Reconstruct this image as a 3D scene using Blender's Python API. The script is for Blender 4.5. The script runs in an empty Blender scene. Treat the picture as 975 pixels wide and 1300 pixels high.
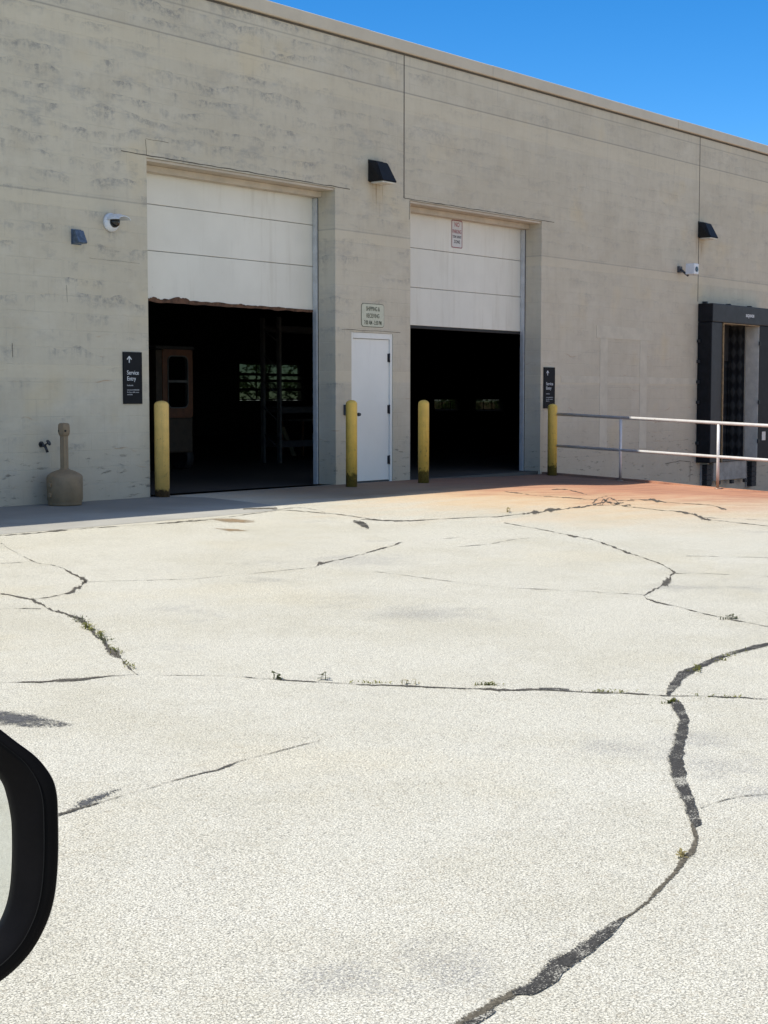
import bpy, bmesh, math, random
from mathutils import Vector, Matrix, noise
R = math.radians
random.seed(7)
sc = bpy.context.scene
COL = sc.collection

# ------------------------------------------------------------------ helpers
def box(bm, x0, x1, y0, y1, z0, z1, bev=0.0, mi=0):
    vs = [bm.verts.new(p) for p in ((x0,y0,z0),(x1,y0,z0),(x1,y1,z0),(x0,y1,z0),(x0,y0,z1),(x1,y0,z1),(x1,y1,z1),(x0,y1,z1))]
    fs = [bm.faces.new([vs[i] for i in q]) for q in ((3,2,1,0),(4,5,6,7),(0,1,5,4),(1,2,6,5),(2,3,7,6),(3,0,4,7))]
    for f in fs: f.material_index = mi
    if bev > 0:
        es = list({e for f in fs for e in f.edges})
        r = bmesh.ops.bevel(bm, geom=es, offset=bev, segments=2, affect='EDGES', profile=0.6)
        for f in r['faces']: f.material_index = mi

def tube(bm, p0, p1, r0, r1=None, n=16, caps=True):
    r1 = r0 if r1 is None else r1
    p0, p1 = Vector(p0), Vector(p1)
    d = (p1-p0).normalized()
    a = d.orthogonal().normalized(); b = d.cross(a)
    A = [bm.verts.new(p0+(a*math.cos(2*math.pi*i/n)+b*math.sin(2*math.pi*i/n))*r0) for i in range(n)]
    B = [bm.verts.new(p1+(a*math.cos(2*math.pi*i/n)+b*math.sin(2*math.pi*i/n))*r1) for i in range(n)]
    for i in range(n):
        f = bm.faces.new((A[i],A[(i+1)%n],B[(i+1)%n],B[i])); f.smooth = True
    if caps:
        bm.faces.new(A[::-1]); bm.faces.new(B)

def lathe(bm, prof, n=32, cx=0, cy=0, axis='Z', smooth=True):
    rings = []
    for r, h in prof:
        ring = []
        for i in range(n):
            a = 2*math.pi*i/n
            if axis == 'Z': p = (cx+r*math.cos(a), cy+r*math.sin(a), h)
            else: p = (cx+r*math.cos(a), h, cy+r*math.sin(a))
            ring.append(bm.verts.new(p))
        rings.append(ring)
    for A, B in zip(rings, rings[1:]):
        for i in range(n):
            f = bm.faces.new((A[i],A[(i+1)%n],B[(i+1)%n],B[i])); f.smooth = smooth
    if prof[0][0] > 1e-4: bm.faces.new(rings[0][::-1])
    if prof[-1][0] > 1e-4: bm.faces.new(rings[-1])

def prism(bm, pts, d0, d1, plane='XZ', bev=0.0):
    """closed outline extruded: plane XZ extrudes along y, YZ along x, XY along z"""
    def P(a, b, d):
        return {'XZ': (a, d, b), 'YZ': (d, a, b), 'XY': (a, b, d)}[plane]
    A = [bm.verts.new(P(a,b,d0)) for a,b in pts]
    B = [bm.verts.new(P(a,b,d1)) for a,b in pts]
    n = len(pts)
    fs = [bm.faces.new(A[::-1]), bm.faces.new(B)]
    for i in range(n): fs.append(bm.faces.new((A[i],A[(i+1)%n],B[(i+1)%n],B[i])))
    if bev: bmesh.ops.bevel(bm, geom=list({e for f in fs for e in f.edges}), offset=bev, segments=2, affect='EDGES', profile=0.6)

def rrect(x0, x1, z0, z1, r, n=5):
    out = []
    for cx, cz, a0 in ((x1-r,z1-r,0),(x0+r,z1-r,90),(x0+r,z0+r,180),(x1-r,z0+r,270)):
        for i in range(n+1):
            a = R(a0+90*i/n); out.append((cx+r*math.cos(a), cz+r*math.sin(a)))
    return out

def ring_plate(bm, outer, inner, d0, d1):
    """frame between two outlines with the same vertex count, in the XZ plane"""
    n = len(outer)
    V = [[bm.verts.new((a,d,b)) for a,b in loop] for d in (d0,d1) for loop in (outer,inner)]
    o0,i0,o1,i1 = V
    for k in range(n):
        j = (k+1)%n
        bm.faces.new((o0[k],o0[j],i0[j],i0[k])); bm.faces.new((o1[j],o1[k],i1[k],i1[j]))
        bm.faces.new((o0[j],o0[k],o1[k],o1[j])); bm.faces.new((i0[k],i0[j],i1[j],i1[k]))

def origin(o):
    v = Vector(o.location)
    while o.parent: o = o.parent; v += o.location
    return v

def obj(name, bm, mats, parent=None, loc=None, recalc=True):
    """one mesh object; vertices were given in world metres"""
    if recalc: bmesh.ops.recalc_face_normals(bm, faces=bm.faces[:])
    me = bpy.data.meshes.new(name)
    base = Vector(loc) if loc is not None else Vector((0,0,0))
    off = base + (origin(parent) if parent else Vector((0,0,0)))
    bm.transform(Matrix.Translation(-off))
    bm.to_mesh(me); bm.free()
    for m in (mats if isinstance(mats,(list,tuple)) else [mats]): me.materials.append(m)
    o = bpy.data.objects.new(name, me); COL.objects.link(o)
    o.location = base
    if parent: o.parent = parent
    return o

def tag(o, label=None, cat=None, group=None, kind=None):
    for k, v in (('label',label),('category',cat),('group',group),('kind',kind)):
        if v: o[k] = v
    return o

def thing(name, loc, label, cat, group=None):
    o = bpy.data.objects.new(name, None); o.empty_display_size = .2
    COL.objects.link(o); o.location = loc
    return tag(o, label, cat, group)

def copy_thing(o, loc, label):
    c = o.copy(); COL.objects.link(c); c.location = loc; c['label'] = label
    def kids(src, dst):
        for ch in list(src.children):
            k = ch.copy(); COL.objects.link(k); k.parent = dst
            kids(ch, k)
    kids(o, c)
    return c

def lettering(name, text, size, x, y, z, mat, parent, sx=1.0, align='LEFT', bold=0.0):
    cu = bpy.data.curves.new(name, 'FONT')
    cu.body = text; cu.size = size; cu.align_x = align; cu.extrude = .0006; cu.offset = bold
    t = bpy.data.objects.new('tmp', cu); COL.objects.link(t)
    dg = bpy.context.evaluated_depsgraph_get()
    me = bpy.data.meshes.new_from_object(t.evaluated_get(dg))
    bpy.data.objects.remove(t)
    bm = bmesh.new(); bm.from_mesh(me); bpy.data.meshes.remove(me)
    bm.transform(Matrix.Translation((x,y,z)) @ Matrix.Rotation(R(90),4,'X') @ Matrix.Diagonal((sx,1,1,1)))
    return obj(name, bm, mat, parent)

# ------------------------------------------------------------------ material helpers
class N:
    def __init__(s, name):
        s.m = bpy.data.materials.new(name); s.m.use_nodes = True
        s.t = s.m.node_tree; s.b = s.t.nodes['Principled BSDF']; s.out = s.t.nodes['Material Output']
    def n(s, typ, **kw):
        d = s.t.nodes.new('ShaderNode'+typ)
        for k, v in kw.items():
            if k in d.inputs: s.set(d.inputs[k], v)
            else: setattr(d, k, v)
        return d
    def set(s, inp, v):
        if isinstance(v, bpy.types.NodeSocket): s.t.links.new(v, inp)
        elif hasattr(inp.default_value, '__len__') and not isinstance(v,(int,float)):
            v = tuple(v); L = len(inp.default_value)
            inp.default_value = v + (1,)*(L-len(v))
        else: inp.default_value = v
    def math(s, op, a, b=0.0, c=0.0, clamp=False):
        d = s.t.nodes.new('ShaderNodeMath'); d.operation = op; d.use_clamp = clamp
        s.set(d.inputs[0], a); s.set(d.inputs[1], b); s.set(d.inputs[2], c)
        return d.outputs[0]
    def ramp(s, v, lo, hi, a=0.0, b=1.0):
        d = s.t.nodes.new('ShaderNodeMapRange'); d.interpolation_type = 'SMOOTHSTEP'
        for i, x in enumerate((v, lo, hi, a, b)): s.set(d.inputs[i], x)
        return d.outputs[0]
    def mix(s, f, a, b, mode='MIX'):
        d = s.t.nodes.new('ShaderNodeMix'); d.data_type = 'RGBA'; d.blend_type = mode
        s.set(d.inputs[0], f); s.set(d.inputs[6], a); s.set(d.inputs[7], b)
        return d.outputs[2]
    def noise(s, vec, scale, detail=3.0, rough=.55):
        d = s.n('TexNoise', Scale=scale, Detail=detail, Roughness=rough); s.set(d.inputs['Vector'], vec)
        return d.outputs['Fac']
    def pos(s): return s.n('NewGeometry').outputs['Position']
    def obj(s): return s.n('TexCoord').outputs['Object']
    def sep(s, v):
        d = s.n('SeparateXYZ'); s.set(d.inputs[0], v); return d.outputs
    def comb(s, x=0.0, y=0.0, z=0.0):
        d = s.n('CombineXYZ'); s.set(d.inputs[0], x); s.set(d.inputs[1], y); s.set(d.inputs[2], z); return d.outputs[0]
    def bump(s, h, strength=.3, dist=.01):
        d = s.n('Bump', Strength=strength, Distance=dist); s.set(d.inputs['Height'], h)
        s.t.links.new(d.outputs[0], s.b.inputs['Normal'])
    def p(s, color=None, rough=None, metal=None, spec=None):
        for k, v in (('Base Color',color),('Roughness',rough),('Metallic',metal),('Specular IOR Level',spec)):
            if v is not None: s.set(s.b.inputs[k], v)

def plain(name, col, rough=.6, metal=0.0, var=.18, scale=9.0, spec=.5, bump=0.0):
    n = N(name); v = n.obj()
    a = n.noise(v, scale, 5, .65)
    f = n.ramp(a, .3, .7)
    c0 = tuple(x*(1-var) for x in col); c1 = tuple(min(1,x*(1+var)) for x in col)
    n.p(n.mix(f, c0, c1), rough, metal, spec)
    if bump: n.bump(n.noise(v, scale*12, 3), bump, .004)
    return n.m
CRACKS = [
 ('crack', [(8.39,-3.26,-0.015,-0.015),(8.19,-3.62,-0.01,-0.015),(7.95,-4.09,-0.01,-0.015),(7.76,-4.47,-0.02,-0.02),(7.64,-4.74,-0.01,-0.015),(7.65,-4.9,-0.015,-0.015),(7.57,-5.12,-0.015,-0.015),(7.39,-5.44,-0.04,-0.04),(7.31,-5.63,-0.07,-0.07),(7.16,-5.87,-0.065,-0.06)]),
 ('crack', [(7.19,-5.83,0.045,0.065),(7.0,-6.01,0.07,0.1),(6.77,-6.19,0.045,0.06),(6.58,-6.28,0.025,0.03),(6.46,-6.31,0.015,0.02),(6.36,-6.31,0.01,0.015)]),
 ('crack', [(6.37,-5.93,-0.015,-0.02),(6.35,-6.14,-0.02,-0.025),(6.34,-6.3,-0.05,-0.055),(6.24,-6.51,-0.045,-0.045),(6.14,-6.76,-0.045,-0.055),(6.05,-7.01,-0.05,-0.05),(5.98,-7.21,-0.045,-0.045),(5.83,-7.45,-0.06,-0.05),(5.68,-7.71,-0.05,-0.04),(5.6,-7.86,-0.055,-0.045),(5.39,-8.16,-0.05,-0.035),(5.24,-8.42,-0.05,-0.045),(5.12,-8.61,-0.04,-0.035),(5.02,-8.79,-0.02,-0.015)]),
 ('crack', [(5.92,-6.52,-0.01,-0.02),(6.02,-6.58,-0.01,-0.015),(6.11,-6.68,-0.01,-0.01)]),
 ('hair', [(7.16,-5.87,-0.005,-0.01),(7.36,-5.98,-0.01,-0.01),(7.58,-6.15,-0.005,-0.01),(7.83,-6.31,-0.005,-0.01),(8.19,-6.35,-0.01,-0.01),(8.51,-6.41,-0.01,-0.01),(8.97,-6.44,-0.015,-0.015)]),
 ('crack', [(8.92,-6.47,-0.01,-0.01),(9.11,-6.36,-0.08,-0.08),(9.24,-6.31,-0.035,-0.03),(9.34,-6.28,-0.025,-0.025),(9.73,-6.2,-0.035,-0.03),(10.29,-5.98,-0.04,-0.03),(10.37,-5.97,-0.125,-0.105),(10.51,-5.93,-0.025,-0.025),(10.71,-5.84,-0.07,-0.06),(10.98,-5.72,-0.02,-0.015)]),
 ('crack', [(4.44,-8.47,-0.005,-0.005),(4.54,-8.53,-0.02,-0.025),(4.65,-8.62,-0.02,-0.03),(4.79,-8.69,-0.01,-0.015),(4.91,-8.72,-0.005,-0.01),(5.01,-8.78,-0.005,-0.005)]),
 ('hair', [(5.01,-8.78,-0.005,-0.005),(5.1,-8.9,-0.005,-0.01),(5.2,-9.02,-0.005,-0.005),(5.31,-9.17,-0.005,0.0)]),
 ('crack', [(5.31,-9.17,-0.005,0.0),(5.33,-9.26,-0.02,-0.02),(5.37,-9.36,-0.01,-0.01),(5.46,-9.55,-0.01,-0.01),(5.54,-9.73,-0.025,-0.02),(5.64,-9.9,-0.015,-0.005),(5.75,-10.09,-0.015,-0.005),(5.83,-10.21,-0.02,-0.015),(5.89,-10.35,-0.03,-0.02),(6.01,-10.46,-0.01,-0.01),(6.16,-10.74,-0.01,-0.01),(6.22,-10.83,-0.01,-0.01),(6.28,-10.98,-0.02,-0.01)]),
 ('tar', [(6.02,-10.46,-0.02,-0.015),(6.05,-10.51,-0.035,-0.02),(6.09,-10.58,-0.025,-0.015)]),
 ('crack', [(6.28,-10.98,-0.01,-0.005),(6.36,-11.08,-0.015,-0.005),(6.41,-11.16,-0.015,-0.01),(6.43,-11.21,-0.02,-0.015),(6.53,-11.37,-0.02,-0.01),(6.57,-11.45,-0.025,-0.01)]),
 ('tar', [(6.29,-10.99,-0.02,-0.02),(6.51,-10.9,-0.05,-0.045),(6.79,-10.8,-0.075,-0.06),(6.96,-10.77,-0.075,-0.045),(7.2,-10.73,-0.065,-0.04),(7.54,-10.69,-0.055,-0.03),(7.94,-10.71,-0.055,-0.03),(8.16,-10.73,-0.05,-0.025)]),
 ('tar', [(6.23,-11.04,-0.055,-0.015),(6.06,-11.16,-0.075,-0.01),(5.88,-11.29,-0.035,0.01),(5.68,-11.38,0.005,0.03),(5.45,-11.49,0.005,0.03),(5.2,-11.61,-0.02,0.025),(5.0,-11.73,-0.04,0.01),(4.86,-11.82,-0.045,0.0),(4.73,-11.91,-0.045,0.0),(4.59,-12.0,-0.045,0.0),(4.45,-12.1,-0.03,0.0)]),
 ('sand', [(4.47,-12.07,-0.005,0.005),(4.33,-12.16,-0.005,0.005),(4.21,-12.21,0.01,0.015),(4.12,-12.23,0.01,0.015),(3.96,-12.28,0.01,0.01),(3.83,-12.31,0.01,0.01),(3.7,-12.34,0.01,0.01),(3.58,-12.36,0.005,0.005),(3.51,-12.36,0.005,0.01)]),
 ('tar', [(3.54,-12.36,0.005,0.005),(3.45,-12.37,0.025,0.025),(3.3,-12.39,0.03,0.03),(3.17,-12.4,0.03,0.035),(3.06,-12.42,0.03,0.035),(2.97,-12.43,0.03,0.03),(2.92,-12.42,0.01,0.01)]),
 ('sand', [(2.94,-12.42,0.015,0.015),(2.88,-12.42,0.015,0.015),(2.79,-12.43,0.015,0.02),(2.7,-12.44,0.01,0.02),(2.6,-12.45,0.01,0.015)]),
 ('tar', [(2.81,-12.45,0.005,0.005),(2.77,-12.45,0.015,0.01),(2.69,-12.45,0.015,0.02),(2.58,-12.47,0.015,0.02)]),
 ('crack', [(4.65,-12.01,-0.005,-0.005),(4.72,-12.01,-0.005,-0.005),(4.81,-12.02,-0.01,-0.005),(4.88,-12.04,-0.01,0.0),(4.91,-12.06,-0.01,-0.005),(4.98,-12.1,-0.005,-0.005)]),
 ('crack', [(3.14,-10.45,-0.01,-0.015),(3.21,-10.44,-0.01,-0.015),(3.32,-10.43,-0.01,-0.01),(3.46,-10.42,-0.005,-0.005),(3.66,-10.41,-0.005,-0.01),(3.72,-10.4,-0.005,-0.01),(3.86,-10.4,-0.005,-0.005),(3.95,-10.41,-0.005,-0.01),(4.09,-10.38,-0.005,-0.005),(4.3,-10.38,-0.005,-0.005),(4.44,-10.38,0.0,-0.005),(4.57,-10.38,0.0,-0.005)]),
 ('crack', [(12.59,-4.33,-0.045,-0.035),(12.84,-4.45,-0.035,-0.03),(13.18,-4.51,-0.025,-0.02),(13.58,-4.63,-0.035,-0.025),(13.85,-4.76,-0.06,-0.04),(14.03,-4.79,-0.07,-0.05),(14.3,-4.77,-0.13,-0.095),(14.78,-4.71,-0.235,-0.155),(15.07,-4.68,-0.165,-0.11),(15.36,-4.72,-0.15,-0.095),(15.98,-4.66,-0.085,-0.05),(16.44,-4.94,-0.11,-0.065)]),
 ('sand', [(12.61,-2.12,-0.06,-0.055),(12.76,-2.18,-0.08,-0.08),(12.97,-2.31,-0.06,-0.06)]),
 ('crack', [(12.85,-2.35,-0.05,-0.045),(12.84,-2.46,-0.065,-0.06),(12.86,-2.75,-0.04,-0.035),(12.86,-3.34,-0.035,-0.03),(12.69,-3.82,-0.05,-0.04),(12.58,-4.19,-0.06,-0.05),(12.78,-4.39,-0.03,-0.02)]),
 ('hair', [(12.88,-2.43,-0.04,-0.035),(13.21,-2.38,-0.025,-0.025),(13.24,-2.53,-0.025,-0.02),(13.08,-2.86,-0.03,-0.025),(12.92,-3.11,-0.035,-0.025),(12.74,-3.23,0.025,0.025)]),
 ('tar', [(12.29,-4.03,-0.07,-0.055),(12.16,-4.22,-0.2,-0.16),(12.02,-4.4,-0.25,-0.19),(11.78,-4.66,-0.085,-0.065)]),
 ('crack', [(12.49,-3.96,-0.03,-0.025),(12.58,-4.02,-0.065,-0.055),(12.59,-4.2,-0.045,-0.035)]),
 ('crack', [(16.32,-4.47,-0.06,-0.045),(17.2,-4.03,-0.085,-0.06),(17.53,-3.95,-0.125,-0.075),(17.0,-4.4,-0.105,-0.055),(16.34,-4.84,-0.055,-0.02)]),
 ('crack', [(16.11,-4.61,-0.105,-0.065),(16.66,-4.45,-0.095,-0.055),(16.44,-4.76,-0.17,-0.1)]),
 ('crack', [(16.05,-4.73,-0.045,-0.035),(17.0,-4.22,-0.105,-0.06),(16.28,-4.79,-0.095,-0.055),(16.72,-4.68,-0.09,-0.055)]),
 ('crack', [(16.18,-4.69,-0.055,-0.04),(17.3,-4.12,-0.065,-0.045)]),
 ('crack', [(17.29,-2.49,-0.055,-0.035),(16.97,-3.21,-0.055,-0.035),(16.9,-3.74,-0.065,-0.04),(16.82,-4.24,-0.075,-0.045)]),
 ('crack', [(18.12,-2.72,-0.055,-0.035),(18.3,-2.78,-0.115,-0.07),(18.23,-2.93,-0.07,-0.04),(17.6,-3.61,-0.06,-0.04)]),
 ('crack', [(16.9,-4.49,-0.07,-0.04),(17.05,-4.56,-0.105,-0.06),(17.06,-4.64,-0.05,-0.025)]),
 ('crack', [(17.26,-4.46,-0.04,-0.02),(17.39,-4.68,-0.16,-0.09),(17.23,-4.9,-0.155,-0.085),(17.11,-5.06,-0.045,-0.02)]),
 ('crack', [(17.17,-4.94,-0.035,-0.02),(17.11,-5.68,-0.04,-0.025),(16.85,-5.92,-0.095,-0.045),(16.62,-6.12,-0.085,-0.04)]),
 ('crack', [(16.2,-4.96,-0.045,-0.025),(15.96,-5.63,-0.05,-0.03),(15.93,-5.85,-0.13,-0.07),(15.87,-6.01,-0.16,-0.085),(15.55,-6.3,-0.185,-0.09),(15.27,-6.52,-0.205,-0.1),(15.15,-6.7,-0.075,-0.035),(15.12,-6.85,-0.06,-0.03),(14.92,-7.44,-0.045,-0.02)]),
 ('hair', [(15.41,-6.45,-0.035,-0.02),(15.52,-6.84,-0.035,-0.02),(15.55,-7.15,-0.035,-0.015)]),
 ('crack', [(13.26,-5.27,-0.035,-0.025),(12.97,-5.85,-0.03,-0.02),(12.67,-6.37,-0.035,-0.02),(12.57,-6.5,-0.09,-0.055),(12.35,-6.92,-0.05,-0.025),(11.74,-7.57,-0.045,-0.02),(11.62,-7.68,-0.08,-0.045),(11.36,-7.98,-0.03,-0.015),(11.13,-8.24,-0.035,-0.02),(10.85,-8.5,-0.075,-0.035),(10.6,-8.69,-0.02,0.0),(10.31,-8.81,0.05,0.04),(10.0,-8.95,0.105,0.075),(9.77,-9.03,0.08,0.05),(9.5,-9.11,0.025,0.02),(9.24,-9.19,0.015,0.01)]),
 ('crack', [(9.28,-9.17,-0.025,-0.01),(9.12,-9.29,-0.05,-0.02),(9.04,-9.38,-0.035,-0.015),(9.0,-9.49,-0.02,-0.01),(8.93,-9.63,-0.03,-0.015),(8.83,-9.78,-0.025,-0.01),(8.72,-10.01,-0.02,-0.01),(8.65,-10.12,-0.045,-0.02),(8.64,-10.2,-0.025,-0.015),(8.55,-10.43,-0.015,-0.005),(8.49,-10.58,-0.015,-0.01)]),
 ('hair', [(9.07,-6.92,-0.015,-0.01),(9.01,-7.42,-0.015,-0.005),(8.95,-7.97,-0.01,-0.005),(8.96,-8.23,-0.01,-0.005),(9.09,-8.55,-0.015,-0.01),(9.21,-8.86,-0.015,-0.01),(9.3,-9.17,-0.015,-0.005)]),
 ('hair', [(10.91,-6.34,-0.015,-0.01),(11.25,-6.4,-0.02,-0.015),(11.45,-6.4,-0.035,-0.03),(11.53,-6.39,-0.055,-0.04),(11.78,-6.33,-0.02,-0.015),(12.11,-6.35,-0.02,-0.01)]),
 ('hair', [(11.11,-5.7,-0.01,-0.01),(11.38,-5.82,-0.02,-0.015),(11.71,-5.84,-0.015,-0.01)]),
 ('hair', [(10.56,-8.71,-0.02,-0.01),(10.56,-8.75,-0.02,-0.01),(10.72,-8.92,-0.01,-0.005),(10.88,-9.34,-0.015,-0.005)]),
 ('hair', [(11.73,-8.19,-0.015,-0.005),(11.91,-8.46,-0.015,-0.01),(12.11,-8.76,-0.01,-0.01)]),
 ('crack', [(8.63,-2.7,-0.03,-0.04),(8.82,-2.68,-0.03,-0.04),(9.19,-2.73,-0.03,-0.04),(9.55,-2.7,-0.045,-0.055),(9.7,-2.68,-0.035,-0.04),(10.11,-2.73,-0.03,-0.03),(10.67,-2.8,-0.03,-0.03),(11.21,-2.82,-0.045,-0.04),(11.51,-2.8,-0.03,-0.03),(12.71,-2.53,-0.025,-0.02)]),
 ('hair', [(7.45,-4.5,-0.01,-0.01),(7.56,-4.55,-0.01,-0.02),(7.71,-4.54,-0.01,-0.01)]),
 ('hair', [(4.66,-10.25,-0.005,-0.005),(4.63,-10.3,-0.005,0.0),(4.66,-10.31,-0.005,0.0)]),
]
# ------------------------------------------------------------------ materials
def mat_wall(name='painted_block', dark=1.0):
    n = N(name); P = n.pos(); x, y, z = n.sep(P)
    X = n.math('ADD', x, y)
    v2 = n.comb(X, z, 0.0)
    zj = n.math('ADD', z, n.math('MULTIPLY', n.math('SUBTRACT', n.noise(n.comb(n.math('MULTIPLY', X, .8), n.math('MULTIPLY', z, 1.3), 2.0), 1.0, 3, .6), .5), .5))
    row = n.math('FLOOR', n.math('DIVIDE', zj, .2032)); fr = n.math('FRACT', n.math('DIVIDE', zj, .2032))
    # block courses: faint painted-over mortar joints
    br = n.n('TexBrick', Scale=1.0, offset=.5)
    n.set(br.inputs['Vector'], v2)
    for k, q in (('Color1',(1,1,1,1)),('Color2',(1,1,1,1)),('Mortar',(0,0,0,1)),('Mortar Size',.006),('Mortar Smooth',.4),('Brick Width',.4064),('Row Height',.2032)):
        n.set(br.inputs[k], q)
    mort = br.outputs['Fac']
    big = n.noise(v2, .55, 5, .6); mid = n.noise(v2, 2.3, 6, .65); fine = n.noise(v2, 26, 4, .7)
    brush = n.noise(n.comb(n.math('MULTIPLY', X, 9.0), n.math('MULTIPLY', z, 1.1), 0.0), 1.0, 4, .6)
    hor = n.noise(n.comb(n.math('MULTIPLY', X, 1.3), n.math('MULTIPLY', z, 9.0), 3.0), 1.0, 5, .65)
    c = n.mix(n.ramp(big, .3, .7), (.54,.49,.38), (.60,.55,.435))
    c = n.mix(n.math('MULTIPLY', n.ramp(mid, .42, .75), .45), c, (.475,.415,.31))
    c = n.mix(n.math('MULTIPLY', n.ramp(brush, .45, .8), .25), c, (.42,.375,.295))
    c = n.mix(n.math('MULTIPLY', n.ramp(hor, .5, .8), .3), c, (.43,.40,.33))
    c = n.mix(n.math('MULTIPLY', n.ramp(n.noise(v2, 1.1, 3, .5), .55, .75), .35), c, (.62,.50,.29))
    # peeled / worn patches that start sharply below a course line and fade downwards
    pa = n.noise(n.comb(n.math('MULTIPLY', X, .9), n.math('MULTIPLY', row, 3.71), 0.0), 1.9, 6, .7)
    hi = n.ramp(z, .8, 5.2, .0, .09)
    pm = n.ramp(n.math('ADD', pa, hi), .51, .68)
    ej = n.math('ADD', n.math('MULTIPLY', n.math('SUBTRACT', fine, .5), .8), n.math('MULTIPLY', n.math('SUBTRACT', mid, .5), 1.3))
    edge = n.ramp(n.math('ADD', fr, ej), .2, 1.0)
    brk = n.ramp(n.noise(v2, 14, 5, .75), .38, .62)
    leftw = n.ramp(x, 14.0, 21.0, 1.0, .35)
    pm = n.math('MULTIPLY', n.math('MULTIPLY', pm, edge), n.math('MULTIPLY', brk, leftw))
    c = n.mix(n.math('MULTIPLY', pm, .72), c, (.20,.205,.21))
    cl = n.math('MULTIPLY', n.ramp(n.noise(n.comb(n.math('MULTIPLY', X, 1.0), n.math('MULTIPLY', z, 2.6), 4.0), 1.6, 7, .72), .53, .72), n.ramp(z, .6, 4.0, .35, 1.0))
    c = n.mix(n.math('MULTIPLY', cl, n.math('MULTIPLY', leftw, .5)), c, (.27,.275,.27))
    # small scuffs
    sc_ = n.ramp(n.noise(n.comb(n.math('MULTIPLY', X, 5.0), n.math('MULTIPLY', z, 12.0), 7.0), 1.0, 6, .7), .66, .74)
    c = n.mix(n.math('MULTIPLY', sc_, .55), c, (.25,.25,.245))
    pit = n.math('MULTIPLY', n.ramp(n.noise(v2, 34, 5, .75), .64, .70), n.ramp(mid, .42, .6))
    c = n.mix(n.math('MULTIPLY', pit, .5), c, (.24,.225,.195))
    wash = n.ramp(n.noise(n.comb(n.math('MULTIPLY', X, 1.6), n.math('MULTIPLY', z, 3.0), 11.0), 1.0, 6, .7), .48, .7)
    c = n.mix(n.math('MULTIPLY', wash, .28), c, (.66,.62,.52))
    # mortar: slightly darker, some rusty
    mq = n.ramp(n.noise(v2, 1.7, 3, .6), .45, .66)
    c = n.mix(n.math('MULTIPLY', n.math('MULTIPLY', mort, mq), .2), c, (.30,.28,.245))
    ru = n.math('MULTIPLY', n.ramp(n.noise(n.comb(n.math('MULTIPLY', X, .8), n.math('MULTIPLY', row, 2.3), 9.0), 2.0, 3), .58, .68), n.ramp(z, 1.9, 2.4, 1.0, 0.0))
    nearj = n.ramp(fr, .90, .985)
    c = n.mix(n.math('MULTIPLY', n.math('MULTIPLY', ru, nearj), .55), c, (.38,.20,.09))
    # smoother rolled bands
    def band(z0, z1, amt, col):
        nonlocal c
        a = n.math('MULTIPLY', n.ramp(z, z0-.012, z0+.012), n.ramp(z, z1-.012, z1+.012, 1.0, 0.0))
        c = n.mix(n.math('MULTIPLY', a, amt), c, col)
    band(1.47, 1.63, .4, (.66,.585,.43)); band(5.45, 5.74, .35, (.66,.585,.43)); band(3.46, 3.61, .3, (.66,.585,.43))
    band(5.738, 5.752, .7, (.19,.18,.165)); band(3.612, 3.624, .5, (.19,.18,.165)); band(6.135, 6.15, .5, (.2,.19,.17))
    # eroded dirty base
    lo = n.ramp(n.math('ADD', z, n.math('MULTIPLY', n.math('SUBTRACT', mid, .5), .9)), .05, .95, 1.0, 0.0)
    c = n.mix(n.math('MULTIPLY', lo, .4), c, (.40,.345,.265))
    er = n.math('MULTIPLY', n.ramp(n.noise(n.comb(n.math('MULTIPLY', X, 4.0), n.math('MULTIPLY', z, 16.0), 1.0), 1.0, 6, .75), .57, .66), n.ramp(z, .25, .9, 1.0, 0.0))
    c = n.mix(n.math('MULTIPLY', er, .7), c, (.15,.135,.11))
    dr = n.math('MULTIPLY', n.ramp(n.noise(n.comb(n.math('MULTIPLY', X, 7.0), n.math('MULTIPLY', z, .5), 3.0), 1.0, 5, .7), .55, .72), n.ramp(n.math('ADD', z, n.math('MULTIPLY', mid, 1.2)), 5.2, 6.9))
    c = n.mix(n.math('MULTIPLY', dr, .45), c, (.30,.285,.25))
    # rust runs under the wall lamps
    for lx, lz in ((17.58, 4.36), (27.6, 4.36)):
        dx = n.math('ABSOLUTE', n.math('SUBTRACT', x, lx))
        a = n.math('MULTIPLY', n.ramp(dx, .03, .26, 1.0, 0.0), n.math('MULTIPLY', n.ramp(z, lz-.6, lz-.05), n.ramp(z, lz+.02, lz+.1, 1.0, 0.0)))
        st = n.ramp(n.noise(n.comb(n.math('MULTIPLY', x, 26.0), n.math('MULTIPLY', z, 1.6), 0.0), 1.0, 4, .6), .5, .68)
        c = n.mix(n.math('MULTIPLY', n.math('MULTIPLY', a, st), .85), c, (.16,.075,.025))
        c = n.mix(n.math('MULTIPLY', a, .3), c, (.36,.25,.12))
    n.p(c, .82, 0, .3)
    h = n.math('ADD', n.math('MULTIPLY', mort, -.28), n.math('MULTIPLY', fine, .35))
    n.bump(n.math('ADD', n.math('ADD', h, n.math('MULTIPLY', pit, -.5)), n.math('MULTIPLY', n.math('ADD', er, n.math('MULTIPLY', pm, .4)), -.8)), .5, .012)
    return n.m

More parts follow.
